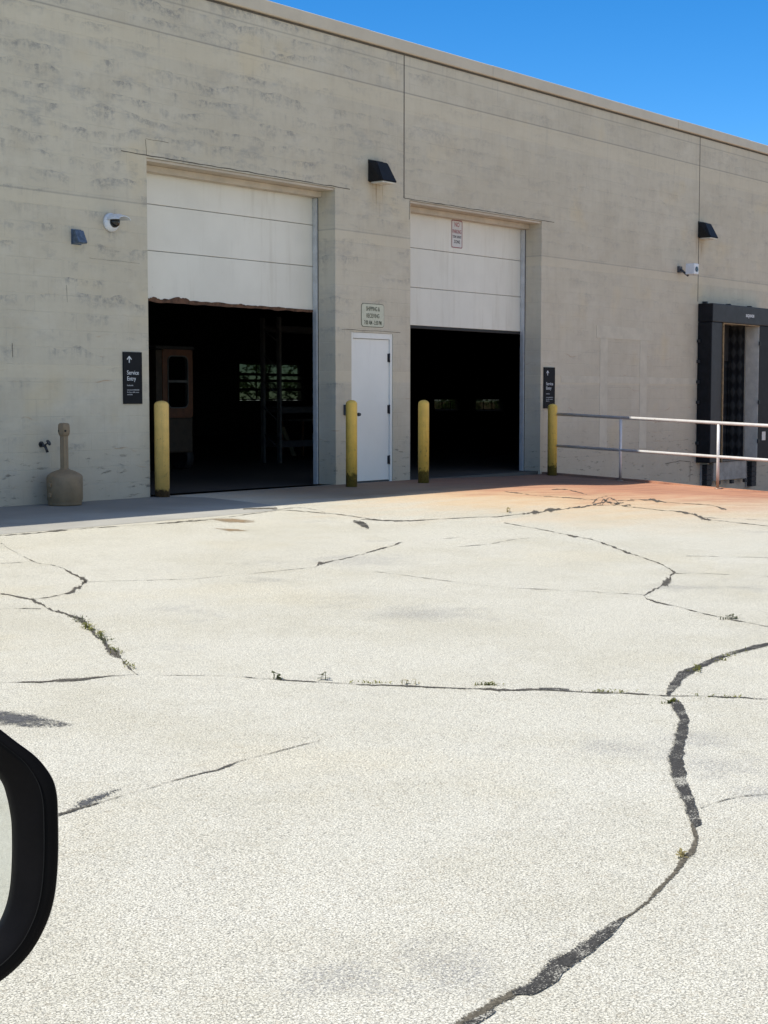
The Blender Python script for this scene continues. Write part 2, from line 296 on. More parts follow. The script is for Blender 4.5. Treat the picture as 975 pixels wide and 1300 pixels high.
def mat_ground():
    n = N('exposed_aggregate'); P = n.pos(); x, y, z = n.sep(P)
    v = n.comb(x, y, 0.0)
    v1 = n.n('TexVoronoi', Scale=210.0, Randomness=1.0); n.set(v1.inputs['Vector'], v)
    v2 = n.n('TexVoronoi', Scale=70.0, Randomness=1.0); n.set(v2.inputs['Vector'], v)
    r1 = n.sep(v1.outputs['Color']); r2 = n.sep(v2.outputs['Color'])
    big = n.noise(v, .22, 5, .6); mid = n.noise(v, 1.5, 6, .65); fine = n.noise(v, 300, 4, .75); gr = n.noise(v, 150, 5, .8)
    c = n.mix(n.ramp(big, .3, .7), (.60,.57,.455), (.65,.625,.515))
    c = n.mix(n.math('MULTIPLY', n.ramp(mid, .5, .78), .25), c, (.41,.395,.33))
    c = n.mix(n.ramp(r1[0], .0, 1.0, 0.0, .62), c, (.86,.83,.71))
    c = n.mix(n.math('MULTIPLY', n.ramp(r1[1], .70, .88), .5), c, (.27,.255,.21))
    ve = n.n('TexVoronoi', Scale=105.0, Randomness=1.0, feature='DISTANCE_TO_EDGE'); n.set(ve.inputs['Vector'], n.comb(n.math('ADD', x, n.math('MULTIPLY', fine, .006)), n.math('ADD', y, n.math('MULTIPLY', gr, .006)), 0.0))
    gapm = n.math('MULTIPLY', n.ramp(ve.outputs['Distance'], .02, .17, 1.0, 0.0), n.ramp(gr, .40, .60, .25, 1.0))
    c = n.mix(n.math('MULTIPLY', gapm, .85), c, (.13,.125,.105))
    c = n.mix(n.math('MULTIPLY', n.ramp(r2[2], .90, .94), .16), c, (.34,.26,.16))
    c = n.mix(n.ramp(gr, .54, .66, 0.0, .7), c, (.17,.165,.145))
    c = n.mix(n.ramp(fine, .54, .66, 0.0, .55), c, (.19,.185,.16))
    c = n.mix(n.ramp(gr, .48, .38, 0.0, .6), c, (.88,.86,.75))
    sp = n.ramp(n.noise(v, 19, 5, .85), .735, .75)
    c = n.mix(n.math('MULTIPLY', sp, .75), c, (.11,.105,.095))
    # grey worn smudges
    sm = n.math('MULTIPLY', n.ramp(n.noise(v, 1.25, 5, .65), .55, .72), n.ramp(n.noise(v, 70, 4, .8), .42, .60))
    c = n.mix(n.math('MULTIPLY', sm, n.ramp(n.noise(v, .33, 2, .5), .46, .62, .12, .75)), c, (.20,.20,.205))
    for sx_, sy_, sr in ((5.25,-11.35,.20),(5.60,-11.52,.16),(5.24,-11.75,.22),(2.95,-12.2,.17),(2.72,-12.05,.15),(5.0,-12.1,.15),(7.6,-8.6,.4),(9.6,-6.4,.45)):
        dx = n.math('SUBTRACT', x, sx_); dy = n.math('SUBTRACT', y, sy_)
        dd = n.math('SQRT', n.math('ADD', n.math('MULTIPLY', dx, dx), n.math('MULTIPLY', dy, dy)))
        am = n.math('MULTIPLY', n.ramp(n.math('ADD', dd, n.math('MULTIPLY', n.math('SUBTRACT', n.noise(v, 5.0, 5, .7), .5), sr*3.2)), sr*.2, sr*1.25, 1.0, 0.0), n.ramp(n.noise(v, 85, 4, .8), .46, .58))
        c = n.mix(n.math('MULTIPLY', am, .6), c, (.19,.19,.20))
    tone = n.ramp(n.noise(n.comb(n.math('ADD', x, 31.0), y, 0.0), .8, 6, .7), .40, .66)
    c = n.mix(n.math('MULTIPLY', tone, .5), c, n.mix(1.0, c, (.84,.82,.76), 'MULTIPLY'))
    wm = n.math('MULTIPLY', n.ramp(n.noise(v, .5, 4, .6), .52, .70), .4)
    c = n.mix(wm, c, n.mix(1.0, c, (1.0,.95,.84), 'MULTIPLY'))
    # iron-rust staining by the dock edge
    w = n.math('ADD', x, n.math('MULTIPLY', n.math('SUBTRACT', n.noise(n.comb(n.math('MULTIPLY', x, .45), n.math('MULTIPLY', y, 1.1), 0.0), 1.0, 7, .72), .5), 7.0))
    yl = n.ramp(y, -9.5, -3.5)
    s1 = n.math('MULTIPLY', n.ramp(w, 12.5, 17.0), yl); s2 = n.math('MULTIPLY', n.ramp(w, 15.4, 19.2), n.ramp(y, -7.8, -4.4))
    c = n.mix(n.math('MULTIPLY', s1, .8), c, (.60,.42,.23))
    c = n.mix(n.math('MULTIPLY', s2, .92), c, (.46,.225,.135))
    ua = n.math('SUBTRACT', n.math('MULTIPLY', x, .63), n.math('MULTIPLY', y, .78)); va = n.math('ADD', n.math('MULTIPLY', x, .78), n.math('MULTIPLY', y, .63))
    st = n.ramp(n.noise(n.comb(n.math('MULTIPLY', ua, .7), n.math('MULTIPLY', va, 3.4), 2.0), 1.0, 6, .72), .42, .68)
    c = n.mix(n.math('MULTIPLY', n.math('MULTIPLY', st, n.ramp(w, 14.5, 20.5)), .75), c, (.25,.11,.075))
    # darker brown strip in front of the doors
    dm = n.math('MULTIPLY', n.ramp(x, 13.6, 15.5), n.ramp(n.math('ADD', y, n.math('MULTIPLY', n.math('SUBTRACT', mid, .5), .8)), -2.2, -1.5))
    c = n.mix(n.math('MULTIPLY', dm, .65), c, (.15,.11,.085))
    n.p(c, .88, 0, .25)
    h = n.math('ADD', n.math('MULTIPLY', fine, -.5), n.math('ADD', n.math('MULTIPLY', gr, -.8), n.math('MULTIPLY', gapm, -.7)))
    n.bump(h, .3, .005)
    return n.m

def mat_slab():
    n = N('broom_concrete'); P = n.pos(); x, y, z = n.sep(P); v = n.comb(x, y, 0.0)
    c = n.mix(n.ramp(n.noise(v, .8, 6, .65), .3, .7), (.33,.32,.285), (.42,.41,.365))
    c = n.mix(n.ramp(n.noise(n.comb(n.math('MULTIPLY', x, 1.0), n.math('MULTIPLY', y, 14.0), 0.0), 1.2, 4, .6), .5, .75, 0.0, .25), c, (.34,.345,.35))
    c = n.mix(n.ramp(n.noise(v, 160, 3, .7), .55, .75, 0.0, .3), c, (.28,.28,.28))
    w = n.math('MULTIPLY', n.ramp(n.math('ADD', y, n.math('MULTIPLY', n.noise(v, 2, 4), .5)), -1.9, -.6), .6)  # dirt near the wall, deepened to paint in the building's shade
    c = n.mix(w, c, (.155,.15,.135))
    n.p(c, .85, 0, .25); n.bump(n.noise(v, 120, 3, .7), .3, .004)
    return n.m

def mat_seal(name, col, holes, col2=None, worn=False):
    n = N(name); P = n.pos(); x, y, z = n.sep(P); v = n.comb(x, y, 0.0)
    a = n.n('Attribute', attribute_name='ed').outputs['Fac']
    big = n.noise(v, 14, 4, .7); gr = n.noise(v, 95, 4, .8)
    keep = n.math('ADD', n.math('ADD', n.math('MULTIPLY', big, 1.8), n.math('MULTIPLY', gr, 4.2)), holes-3.0)
    m = n.math('GREATER_THAN', keep, a)
    c = n.mix(n.ramp(n.noise(v, 60, 4, .7), .35, .7), col, col2 or tuple(q*1.9 for q in col))
    if worn:
        wz = n.math('ADD', n.math('MULTIPLY', n.noise(v, 150, 3, .7), 1.0), n.math('MULTIPLY', n.noise(v, 7, 3, .6), .9))
        c = n.mix(n.ramp(wz, 1.03, 1.12, 0.0, .85), c, (.50,.48,.40))
    n.p(c, .85, 0, .2); n.bump(gr, .35, .003)
    tr = n.n('BsdfTransparent'); mx = n.n('MixShader')
    n.t.links.new(m, mx.inputs[0]); n.t.links.new(tr.outputs[0], mx.inputs[1]); n.t.links.new(n.b.outputs[0], mx.inputs[2])
    n.t.links.new(mx.outputs[0], n.out.inputs['Surface'])
    return n.m

def mat_bollard(name, col, base_col, base_h, amt):
    n = N(name); v = n.obj(); x, y, z = n.sep(v)
    c = n.mix(n.ramp(n.noise(v, 5, 5, .65), .3, .7), tuple(q*.9 for q in col), tuple(q*1.08 for q in col))
    stv = n.comb(n.math('MULTIPLY', x, 22.0), n.math('MULTIPLY', y, 22.0), n.math('MULTIPLY', z, 1.6))
    c = n.mix(n.math('MULTIPLY', n.ramp(n.noise(stv, 1.0, 4, .6), .52, .75), .35), c, tuple(q*.62 for q in col))
    nb = n.math('ADD', z, n.math('MULTIPLY', n.math('SUBTRACT', n.noise(v, 17, 5, .7), .5), base_h*1.9))
    m = n.ramp(nb, base_h*.75, base_h*1.15, 1.0, 0.0)
    c = n.mix(n.math('MULTIPLY', m, amt), c, n.mix(n.ramp(n.noise(v, 40, 4, .7), .4, .6), base_col, tuple(q*.35 for q in base_col)))
    sf = n.math('MULTIPLY', n.ramp(n.noise(n.comb(n.math('MULTIPLY', x, 14.0), n.math('MULTIPLY', y, 14.0), n.math('MULTIPLY', z, 7.0)), 1.0, 5, .75), .58, .70), n.ramp(z, .95, .5, .2, 1.0))
    c = n.mix(n.math('MULTIPLY', sf, .5), c, (.20,.15,.06))
    ch = n.ramp(n.noise(v, 30, 5, .75), .64, .67)
    c = n.mix(n.math('MULTIPLY', ch, .7), c, (.12,.09,.05))
    n.p(c, .55, 0, .4)
    return n.m

def mat_quilt():
    n = N('quilted_dark_curtain'); v = n.pos(); x, y, z = n.sep(v)
    u = n.math('MULTIPLY', n.math('ADD', n.math('ADD', x, y), n.math('MULTIPLY', z, .55)), 21.0); w = n.math('MULTIPLY', n.math('SUBTRACT', n.math('ADD', x, y), n.math('MULTIPLY', z, .55)), 21.0)
    q = n.math('MULTIPLY', n.math('SINE', u), n.math('SINE', w))
    c = n.mix(n.ramp(n.math('ADD', q, n.math('MULTIPLY', n.noise(v, 6, 4), .8)), .1, .9), (.016,.018,.02), (.058,.06,.06))
    n.p(c, .55, 0, .3); n.bump(q, .4, .02)
    return n.m

def mat_rail():
    n = N('weathered_white_rail'); v = n.pos(); x, y, z = n.sep(v)
    c = n.mix(n.ramp(n.noise(v, 6, 5, .7), .3, .7), (.58,.57,.55), (.70,.69,.67))
    c = n.mix(n.ramp(n.noise(v, 22, 5, .75), .62, .70, 0.0, .7), c, (.25,.13,.06))
    c = n.mix(n.ramp(z, -.12, .12, .8, 0.0), c, (.27,.14,.06))
    n.p(c, .33, .1, .6)
    return n.m

def mat_leaf(name, a, b):
    n = N(name)
    oi = n.noise(n.pos(), 9, 3, .6)
    c = n.mix(n.ramp(oi, .35, .65), a, b)
    n.p(c, .6, 0, .25)
    tl = n.n('BsdfTranslucent'); n.set(tl.inputs[0], c); mx = n.n('MixShader'); n.set(mx.inputs[0], .3)
    n.t.links.new(n.b.outputs[0], mx.inputs[1]); n.t.links.new(tl.outputs[0], mx.inputs[2]); n.t.links.new(mx.outputs[0], n.out.inputs['Surface'])
    return n.m

def mat_glass(name, tint):
    n = N(name)
    tr = n.n('BsdfTransparent'); n.set(tr.inputs[0], tint)
    gl = n.n('BsdfGlossy', Roughness=.05); mx = n.n('MixShader'); n.set(mx.inputs[0], .06)
    n.t.links.new(tr.outputs[0], mx.inputs[1]); n.t.links.new(gl.outputs[0], mx.inputs[2]); n.t.links.new(mx.outputs[0], n.out.inputs['Surface'])
    return n.m

def mat_door(name, c0, c1, dirt):
    n = N(name); v = n.pos(); x, y, z = n.sep(v)
    c = n.mix(n.ramp(n.noise(v, 1.1, 5, .6), .3, .7), c0, c1)
    sv = n.comb(n.math('MULTIPLY', x, 7.0), y, n.math('MULTIPLY', z, .7))
    c = n.mix(n.math('MULTIPLY', n.ramp(n.noise(sv, 1.0, 5, .65), .5, .8), .3), c, dirt)
    c = n.mix(n.math('MULTIPLY', n.ramp(n.noise(v, 18, 5, .75), .66, .74), .35), c, tuple(q*.7 for q in dirt))
    n.p(c, .45, 0, .4)
    return n.m

M = dict(
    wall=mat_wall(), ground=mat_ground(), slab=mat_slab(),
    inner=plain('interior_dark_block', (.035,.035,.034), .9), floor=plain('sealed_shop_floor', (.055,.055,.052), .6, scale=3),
    hair=mat_seal('hairline_dirt', (.12,.11,.09), .38, (.26,.24,.20)), crack=mat_seal('crack_dirt', (.05,.046,.038), .72, (.15,.135,.11)), tar=mat_seal('crack_sealant', (.036,.034,.030), .78, (.078,.074,.066), True),
    sand=mat_seal('sandy_crack_fill', (.075,.066,.048), .7, (.17,.15,.11)),
    smear=mat_seal('tar_smear', (.07,.07,.07), .72, (.14,.14,.14)), oil=mat_seal('brown_spill', (.26,.19,.11), .8, (.34,.25,.16)),
    coping=plain('beige_metal_coping', (.56,.49,.37), .5, 0, .06, 1.5), joint=plain('joint_caulk', (.06,.055,.05), .8),
    groove=plain('lintel_crack', (.10,.088,.07), .9), panelgap=plain('panel_gap', (.30,.29,.26), .8),
    infill=plain('repainted_infill_block', (.585,.54,.43), .82, 0, .07, 4, .3, .3),
    door1=mat_door('white_door_skin', (.71,.685,.60), (.78,.755,.665), (.46,.41,.31)),
    steel=mat_door('blue_white_door_paint', (.74,.74,.69), (.80,.80,.75), (.62,.61,.57)),
    head=plain('tan_lintel_steel', (.52,.45,.35), .6, 0, .12, 3), track=plain('galvanised_track', (.58,.60,.61), .42, .35, .1),
    rustseal=plain('worn_brown_seal', (.10,.048,.026), .85, 0, .5, 14), blackseal=plain('black_rubber', (.018,.018,.019), .7, 0, .2),
    hinge=plain('dark_steel_hardware', (.05,.053,.06), .4, .6), bronze=plain('dark_bronze_housing', (.011,.0105,.0105), .5, 0, .3, 12, .25),
    lens=plain('frosted_lamp_lens', (.60,.58,.50), .35), bluemetal=plain('weathered_blue_grey_metal', (.10,.14,.20), .45, .4, .3, 20),
    white=plain('white_plastic', (.72,.74,.76), .35, 0, .05), smoke=plain('smoked_dome', (.012,.012,.013), .08), dgrey=plain('dark_grey_plastic', (.06,.065,.075), .5),
    sign=plain('charcoal_sign_panel', (.013,.014,.016), .7, 0, .2, 5, .15), text=plain('white_lettering', (.62,.64,.65), .6, 0, .03), text2=plain('pale_grey_lettering', (.34,.35,.36), .6, 0, .03),
    cream=plain('cream_sign_face', (.56,.56,.43), .5, 0, .06, 20), olive=plain('dark_olive_lettering', (.055,.065,.035), .6), 
    whitesign=plain('white_sign_face', (.60,.58,.55), .4, 0, .05), red=plain('dark_red_lettering', (.28,.035,.04), .5), blk=plain('black_lettering', (.04,.04,.045), .6),
    bol1=mat_bollard('pale_yellow_sleeve', (.82,.53,.15), (.10,.055,.03), .10, .95), bol2=mat_bollard('yellow_bollard_paint', (.80,.52,.10), (.11,.10,.02), .20, .85),
    rail=mat_rail(), ash=plain('brown_moulded_plastic', (.25,.18,.105), .6, 0, .14, 6), ashd=plain('shadowed_neck_opening', (.03,.026,.02), .8),
    pad=plain('black_vinyl_pad', (.010,.011,.013), .6, 0, .35, 7, .2), padf=plain('grey_faded_vinyl', (.017,.019,.022), .6, 0, .35, 5), padin=plain('light_grey_pad_lining', (.64,.60,.50), .7, 0, .12, 6), guide=plain('yellow_guide_strip', (.30,.19,.08), .6, 0, .3, 12),
    conc=plain('grey_concrete', (.34,.33,.30), .85, 0, .2, 5, .3, .3), rack=plain('galvanised_rack', (.10,.10,.095), .5, .3, .2), orange=plain('orange_machine_paint', (.13,.042,.010), .5, 0, .2), amber=plain('tan_machine_panel', (.045,.03,.016), .6, 0, .25),
    seam=plain('seam_rubber', (.012,.012,.012), .8, 0, .2, 9, .05), quilt=mat_quilt(), board=plain('pale_board', (.20,.16,.09), .7), card=plain('cardboard', (.22,.16,.09), .8), 
    bark=plain('bark', (.10,.08,.06), .9, 0, .3), leaf=mat_leaf('tree_leaf', (.05,.10,.025), (.11,.17,.05)), weed=mat_leaf('weed_leaf', (.12,.13,.03), (.26,.25,.05)), dry=mat_leaf('dry_weed', (.26,.22,.09), (.36,.30,.14)), darkweed=mat_leaf('dark_weed', (.06,.07,.03), (.12,.13,.06)),
    glass=mat_glass('tinted_window', (.20,.22,.18)), mirblack=plain('gloss_black_mirror_shell', (.004,.004,.0045), 0.2, 0, .2, 5, .4), bezel=plain('black_bezel', (.0035,.003,.0032), .5, 0, .3, 12, .07),
    stone=plain('dark_pebble', (.05,.048,.045), .8),
)
def mirror_mat():
    n = N('mirror_silver'); n.p((.80,.82,.78), .015, 1.0); return n.m
M['mirror'] = mirror_mat()
# ------------------------------------------------------------------ terrain
EDGE = 22.1
def smooth(t): t = min(1, max(0, t)); return t*t*(3-2*t)
def apron_z(x, y):
    a = max(0.0, -y)
    return -.012*min(a, 60) - smooth((x-18.5)/3)*(min(a,6)*.026+.05)
def ground_z(x, y, pit):
    if y > .02: return -.1
    if not pit: return apron_z(min(x, EDGE), y)
    a = max(0.0, -y); t = min(1, a/18.0)
    return -1.25*(1-t) + apron_z(EDGE, -18)*t
def build_ground():
    xs = [-400,-150,-60,-20,0,8,14] + [18.5+.3*i for i in range(12)] + [EDGE-.0001]
    n_ap = len(xs); xs += [EDGE,24,28,34,44,60,90,160,400]
    ys = [400,150,60,30,.021,0] + [-.5*i for i in range(1,13)] + [-7,-9,-12,-15,-18,-24,-40,-60,-150,-400]
    bm = bmesh.new()
    V = [[bm.verts.new((x, y, ground_z(x, y, i >= n_ap))) for i, x in enumerate(xs)] for y in ys]
    for j in range(len(ys)-1):
        for i in range(len(xs)-1):
            f = bm.faces.new((V[j+1][i], V[j+1][i+1], V[j][i+1], V[j][i]))
    return obj('ground', bm, M['ground'], recalc=False)
ground = build_ground(); tag(ground, kind='structure')

# concrete strip along the foot of the wall
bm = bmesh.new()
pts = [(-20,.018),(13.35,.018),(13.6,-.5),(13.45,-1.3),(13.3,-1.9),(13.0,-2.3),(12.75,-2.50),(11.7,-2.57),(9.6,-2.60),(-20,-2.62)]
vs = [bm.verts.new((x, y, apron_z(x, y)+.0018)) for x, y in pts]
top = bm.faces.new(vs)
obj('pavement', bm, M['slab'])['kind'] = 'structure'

# ------------------------------------------------------------------ cracks, sealant and stains lying on the ground
def strips(name, rows, mat, lift, widen, jag, broken, edge_a, edge_b):
    bm = bmesh.new(); lay = bm.verts.layers.float.new('ed')
    for q in rows:
        fine = []
        for (x0,y0,a0,b0),(x1,y1,a1,b1) in zip(q, q[1:]):
            L = math.hypot(x1-x0, y1-y0); k = max(2, min(70, int(L/.03)))
            for i in range(k):
                t = i/k; fine.append((x0+(x1-x0)*t, y0+(y1-y0)*t, a0+(a1-a0)*t, b0+(b1-b0)*t))
        fine.append(q[-1])
        prev = None
        for (x,y,a,b) in fine:
            w = math.hypot(a,b); pn = Vector((x*5.1, y*5.1, 0))
            v1, v2, v3 = noise.noise(pn*.8), noise.noise(pn*2.3+Vector((9,0,0))), noise.noise(pn*6.1)
            if broken: s = widen*max(.12, .62+1.3*v1+.9*v2+.5*v3)
            else: s = widen*(1+.35*v1+.18*v2+.12*v3)
            W = max(w, .010)
            o = (noise.noise(pn)+.6*noise.noise(pn*2.9)+.45*noise.noise(pn*7.7))*jag*W
            ux, uy = (a/w, b/w) if w > 1e-6 else (1, 0)
            row = []
            for e in (-1, 0, 1):
                s2 = s*(1+(.25*noise.noise(pn*4.7+Vector((e*3,0,5))) if e else 0))
                px_, py_ = x+ux*o+a*e*s2, y+uy*o+b*e*s2
                v = bm.verts.new((px_, py_, apron_z(px_, py_)+lift)); v[lay] = (edge_a if e < 0 else edge_b) if e else 0.0; row.append(v)
            if prev:
                for i in (0,1): bm.faces.new((prev[i], prev[i+1], row[i+1], row[i]))
            prev = row
    for f in bm.faces:
        if f.normal.z < 0: f.normal_flip()
    return obj(name, bm, mat, ground, recalc=False)
for nm, k, lift, w, j, br, ea, eb in (('hairline_crack','hair',.0028,1.15,1.0,True,1,1),('crack','crack',.0032,1.02,1.0,True,1,1),
                          ('sand_filled_crack','sand',.0026,1.15,.45,False,1,1),('crack_sealant','tar',.0036,1.08,.2,False,.55,1.6)):
    strips(nm, [q for t, q in CRACKS if t == k], M[k], lift, w, j, br, ea, eb)
strips('hairline_crack', [[(-14,-19.2,0,.012),(-4,-19.0,0,.012),(9,-19.3,0,.012)], [(-14,-23.6,0,.015),(9,-23.2,0,.015)], [(-3.2,-40,.015,0),(-2.9,-17,.015,0)]], M['hair'], .0028, 1.0, .6, True, 1, 1)
def blot(name, pts, mat):
    bm = bmesh.new(); lay = bm.verts.layers.float.new('ed')
    cx = sum(p[0] for p in pts)/len(pts); cy = sum(p[1] for p in pts)/len(pts)
    c = bm.verts.new((cx, cy, apron_z(cx, cy)+.0024)); c[lay] = 0.25
    n = len(pts); V = []
    for i in range(n):
        for t in (0,.25,.5,.75):
            a, b = pts[i], pts[(i+1)%n]; x = a[0]+(b[0]-a[0])*t; y = a[1]+(b[1]-a[1])*t
            v = bm.verts.new((x, y, apron_z(x, y)+.0024)); v[lay] = 1.0; V.append(v)
    for i in range(len(V)): bm.faces.new((c, V[i], V[(i+1)%len(V)]))
    bm.normal_update()
    for f in bm.faces:
        if f.normal.z < 0: f.normal_flip()
    return obj(name, bm, mat, ground, recalc=False)
blot('tar_smear', [(4.01,-8.85),(4.07,-8.95),(4.13,-9.13),(4.10,-9.46),(3.96,-9.36),(3.84,-9.12)], M['smear'])
blot('tar_smear', [(3.21,-10.44),(3.34,-10.36),(3.47,-10.33),(3.56,-10.34),(3.46,-10.39),(3.29,-10.435)], M['smear'])
blot('brown_spill', [(11.45,-2.72),(11.66,-2.88),(11.63,-3.24),(11.43,-3.42),(11.24,-3.21)], M['oil'])
blot('brown_spill', [(10.72,-3.55),(10.82,-3.79),(10.76,-4.0),(10.58,-3.9)], M['oil'])

# ------------------------------------------------------------------ warehouse
BX0, BX1, BY1 = -10.0, 62.0, 22.0
wh = thing('warehouse', (18.0, .2, 0), 'long beige painted block warehouse with loading doors and flat metal edged roof', 'warehouse')
O1 = (13.13, 16.68, 0.0, 4.19); O2 = (18.40, 21.97, -.06, 4.185); OD = (17.03, 17.985, 0.0, 2.185); OK = (28.06, 29.64, 0.0, 2.74)
def wall_grid(name, xs, zs, holes, y0, y1, mats, front_only_dark=True):
    xs = sorted(set([round(v,4) for v in xs] + [v for h in holes for v in h[:2]])); zs = sorted(set([round(v,4) for v in zs] + [v for h in holes for v in h[2:]]))
    solid = lambda i, j: 0 <= i < len(xs)-1 and 0 <= j < len(zs)-1 and not any(h[0]-1e-6 <= (xs[i]+xs[i+1])/2 <= h[1]+1e-6 and h[2] <= (zs[j]+zs[j+1])/2 <= h[3] for h in holes)
    bm = bmesh.new(); cache = {}
    def V(i, j, k):
        if (i,j,k) not in cache: cache[(i,j,k)] = bm.verts.new((xs[i], (y0,y1)[k], zs[j]))
        return cache[(i,j,k)]
    for i in range(len(xs)-1):
        for j in range(len(zs)-1):
            if not solid(i,j): continue
            bm.faces.new((V(i,j,0),V(i+1,j,0),V(i+1,j+1,0),V(i,j+1,0)))
            f = bm.faces.new((V(i,j,1),V(i,j+1,1),V(i+1,j+1,1),V(i+1,j,1))); f.material_index = 1
            if not solid(i-1,j): bm.faces.new((V(i,j,0),V(i,j+1,0),V(i,j+1,1),V(i,j,1)))
            if not solid(i+1,j): bm.faces.new((V(i+1,j,0),V(i+1,j,1),V(i+1,j+1,1),V(i+1,j+1,0)))
            if not solid(i,j-1): bm.faces.new((V(i,j,0),V(i,j,1),V(i+1,j,1),V(i+1,j,0)))
            if not solid(i,j+1): bm.faces.new((V(i,j+1,0),V(i+1,j+1,0),V(i+1,j+1,1),V(i,j+1,1)))
    return obj(name, bm, mats, wh)
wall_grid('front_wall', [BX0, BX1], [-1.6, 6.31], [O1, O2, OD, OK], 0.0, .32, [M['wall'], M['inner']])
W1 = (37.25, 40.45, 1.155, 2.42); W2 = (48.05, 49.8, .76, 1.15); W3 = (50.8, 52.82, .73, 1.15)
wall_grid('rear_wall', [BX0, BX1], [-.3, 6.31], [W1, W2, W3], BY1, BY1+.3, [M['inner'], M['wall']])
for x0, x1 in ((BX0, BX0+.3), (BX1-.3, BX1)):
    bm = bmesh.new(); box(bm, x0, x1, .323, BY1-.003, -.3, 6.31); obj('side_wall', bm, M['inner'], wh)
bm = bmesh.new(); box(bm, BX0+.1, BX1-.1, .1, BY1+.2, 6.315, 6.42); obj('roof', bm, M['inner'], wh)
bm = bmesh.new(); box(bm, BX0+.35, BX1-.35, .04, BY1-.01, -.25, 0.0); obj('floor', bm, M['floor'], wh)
# metal coping in lengths with lapped joints
bm = bmesh.new(); x = BX0-.05; k = 0
while x < BX1:
    x2 = min(x+3.05, BX1+.05); d = .0 if k % 2 else .003
    pr = [(-.055-d,6.325),(-.045-d,6.312),(-.004,6.312),(-.004,6.43),(.40,6.43),(.40,6.33),(.43,6.33),(.43+d,6.515+d),(-.03,6.495+d),(-.055-d,6.48+d)]
    prism(bm, pr, x+.002, x2-.002, 'YZ'); x = x2; k += 1
obj('coping', bm, M['coping'], wh)
bm = bmesh.new(); box(bm, BX0, BX1, -.012, -.002, 6.285, 6.309); obj('coping_drip_line', bm, M['groove'], wh)
for xj, z0 in ((18.245, 4.20), (27.535, 3.12), (8.95, 0.0), (36.8, 0.0)):
    bm = bmesh.new(); box(bm, xj-.009, xj+.009, -.0025, .0, z0, 6.284); obj('control_joint', bm, M['joint'], wh)
# hairline cracks along the lintels
def hair(pts, w):
    bm = bmesh.new(); fine = []
    for (x0,z0),(x1,z1) in zip(pts, pts[1:]):
        k = max(2, int(math.hypot(x1-x0,z1-z0)/.06))
        fine += [(x0+(x1-x0)*i/k, z0+(z1-z0)*i/k) for i in range(k)]
    fine.append(pts[-1]); prev = None
    for i, (x, z) in enumerate(fine):
        a = fine[min(i+1,len(fine)-1)]; b = fine[max(i-1,0)]; d = Vector((a[0]-b[0], a[1]-b[1])).normalized(); nx, nz = -d.y, d.x
        q = noise.noise(Vector((x*6, z*6, 1)))*.010; s = w*(.6+.8*abs(noise.noise(Vector((x*3, z*3, 5)))))
        row = [bm.verts.new((x+nx*(q-s), -.0025, z+nz*(q-s))), bm.verts.new((x+nx*(q+s), -.0025, z+nz*(q+s)))]
        if prev: bm.faces.new((prev[0], prev[1], row[1], row[0]))
        prev = row
    obj('lintel_crack', bm, M['groove'], wh)
hair([(12.72,4.225),(13.1,4.215),(14.5,4.212),(17.0,4.205)], .007)
hair([(13.13,4.22),(13.12,4.41)], .004); hair([(13.12,4.41),(13.5,4.415)], .003)
hair([(18.245,4.20),(20.5,4.207),(22.35,4.20)], .006)
hair([(16.82,2.215),(18.16,2.212)], .004)
hair([(18.385,4.18),(18.375,3.9)], .006)
hair([(26.3,-.02),(26.9,.02),(27.32,-.01)], .006); hair([(27.32,-.01),(27.31,-.4)], .008)
hair([(11.05,1.86),(11.06,1.70)], .0035); hair([(11.85,2.56),(11.86,2.36)], .002); hair([(12.2,2.9),(13.0,2.885)], .0015)
# repainted bricked-up opening with its lintel and jambs
bm = bmesh.new()
box(bm, 23.75, 25.75, -.006, 0, 2.30, 2.52); box(bm, 23.88, 24.14, -.005, 0, .3, 2.297); box(bm, 25.3, 25.56, -.005, 0, .3, 2.297)
box(bm, 22.6, 23.877, -.004, 0, 1.50, 1.62); box(bm, 24.143, 25.297, -.004, 0, 1.50, 1.62); box(bm, 25.563, 27.5, -.004, 0, 1.50, 1.62)
obj('bricked_up_opening', bm, M['infill'], wh)

# lintels above the two big doors, and painted steel jamb guards
for (x0, x1, z0, z1), nm in ((O1,'a'),(O2,'b')):
    bm = bmesh.new(); box(bm, x0+.003, x1-.003, .02, .39, z1-.035, z1-.004); box(bm, x0+.003, x1-.003, .25, .385, z1-.115, z1-.038)
    obj('door_head_trim', bm, M['head'], wh)

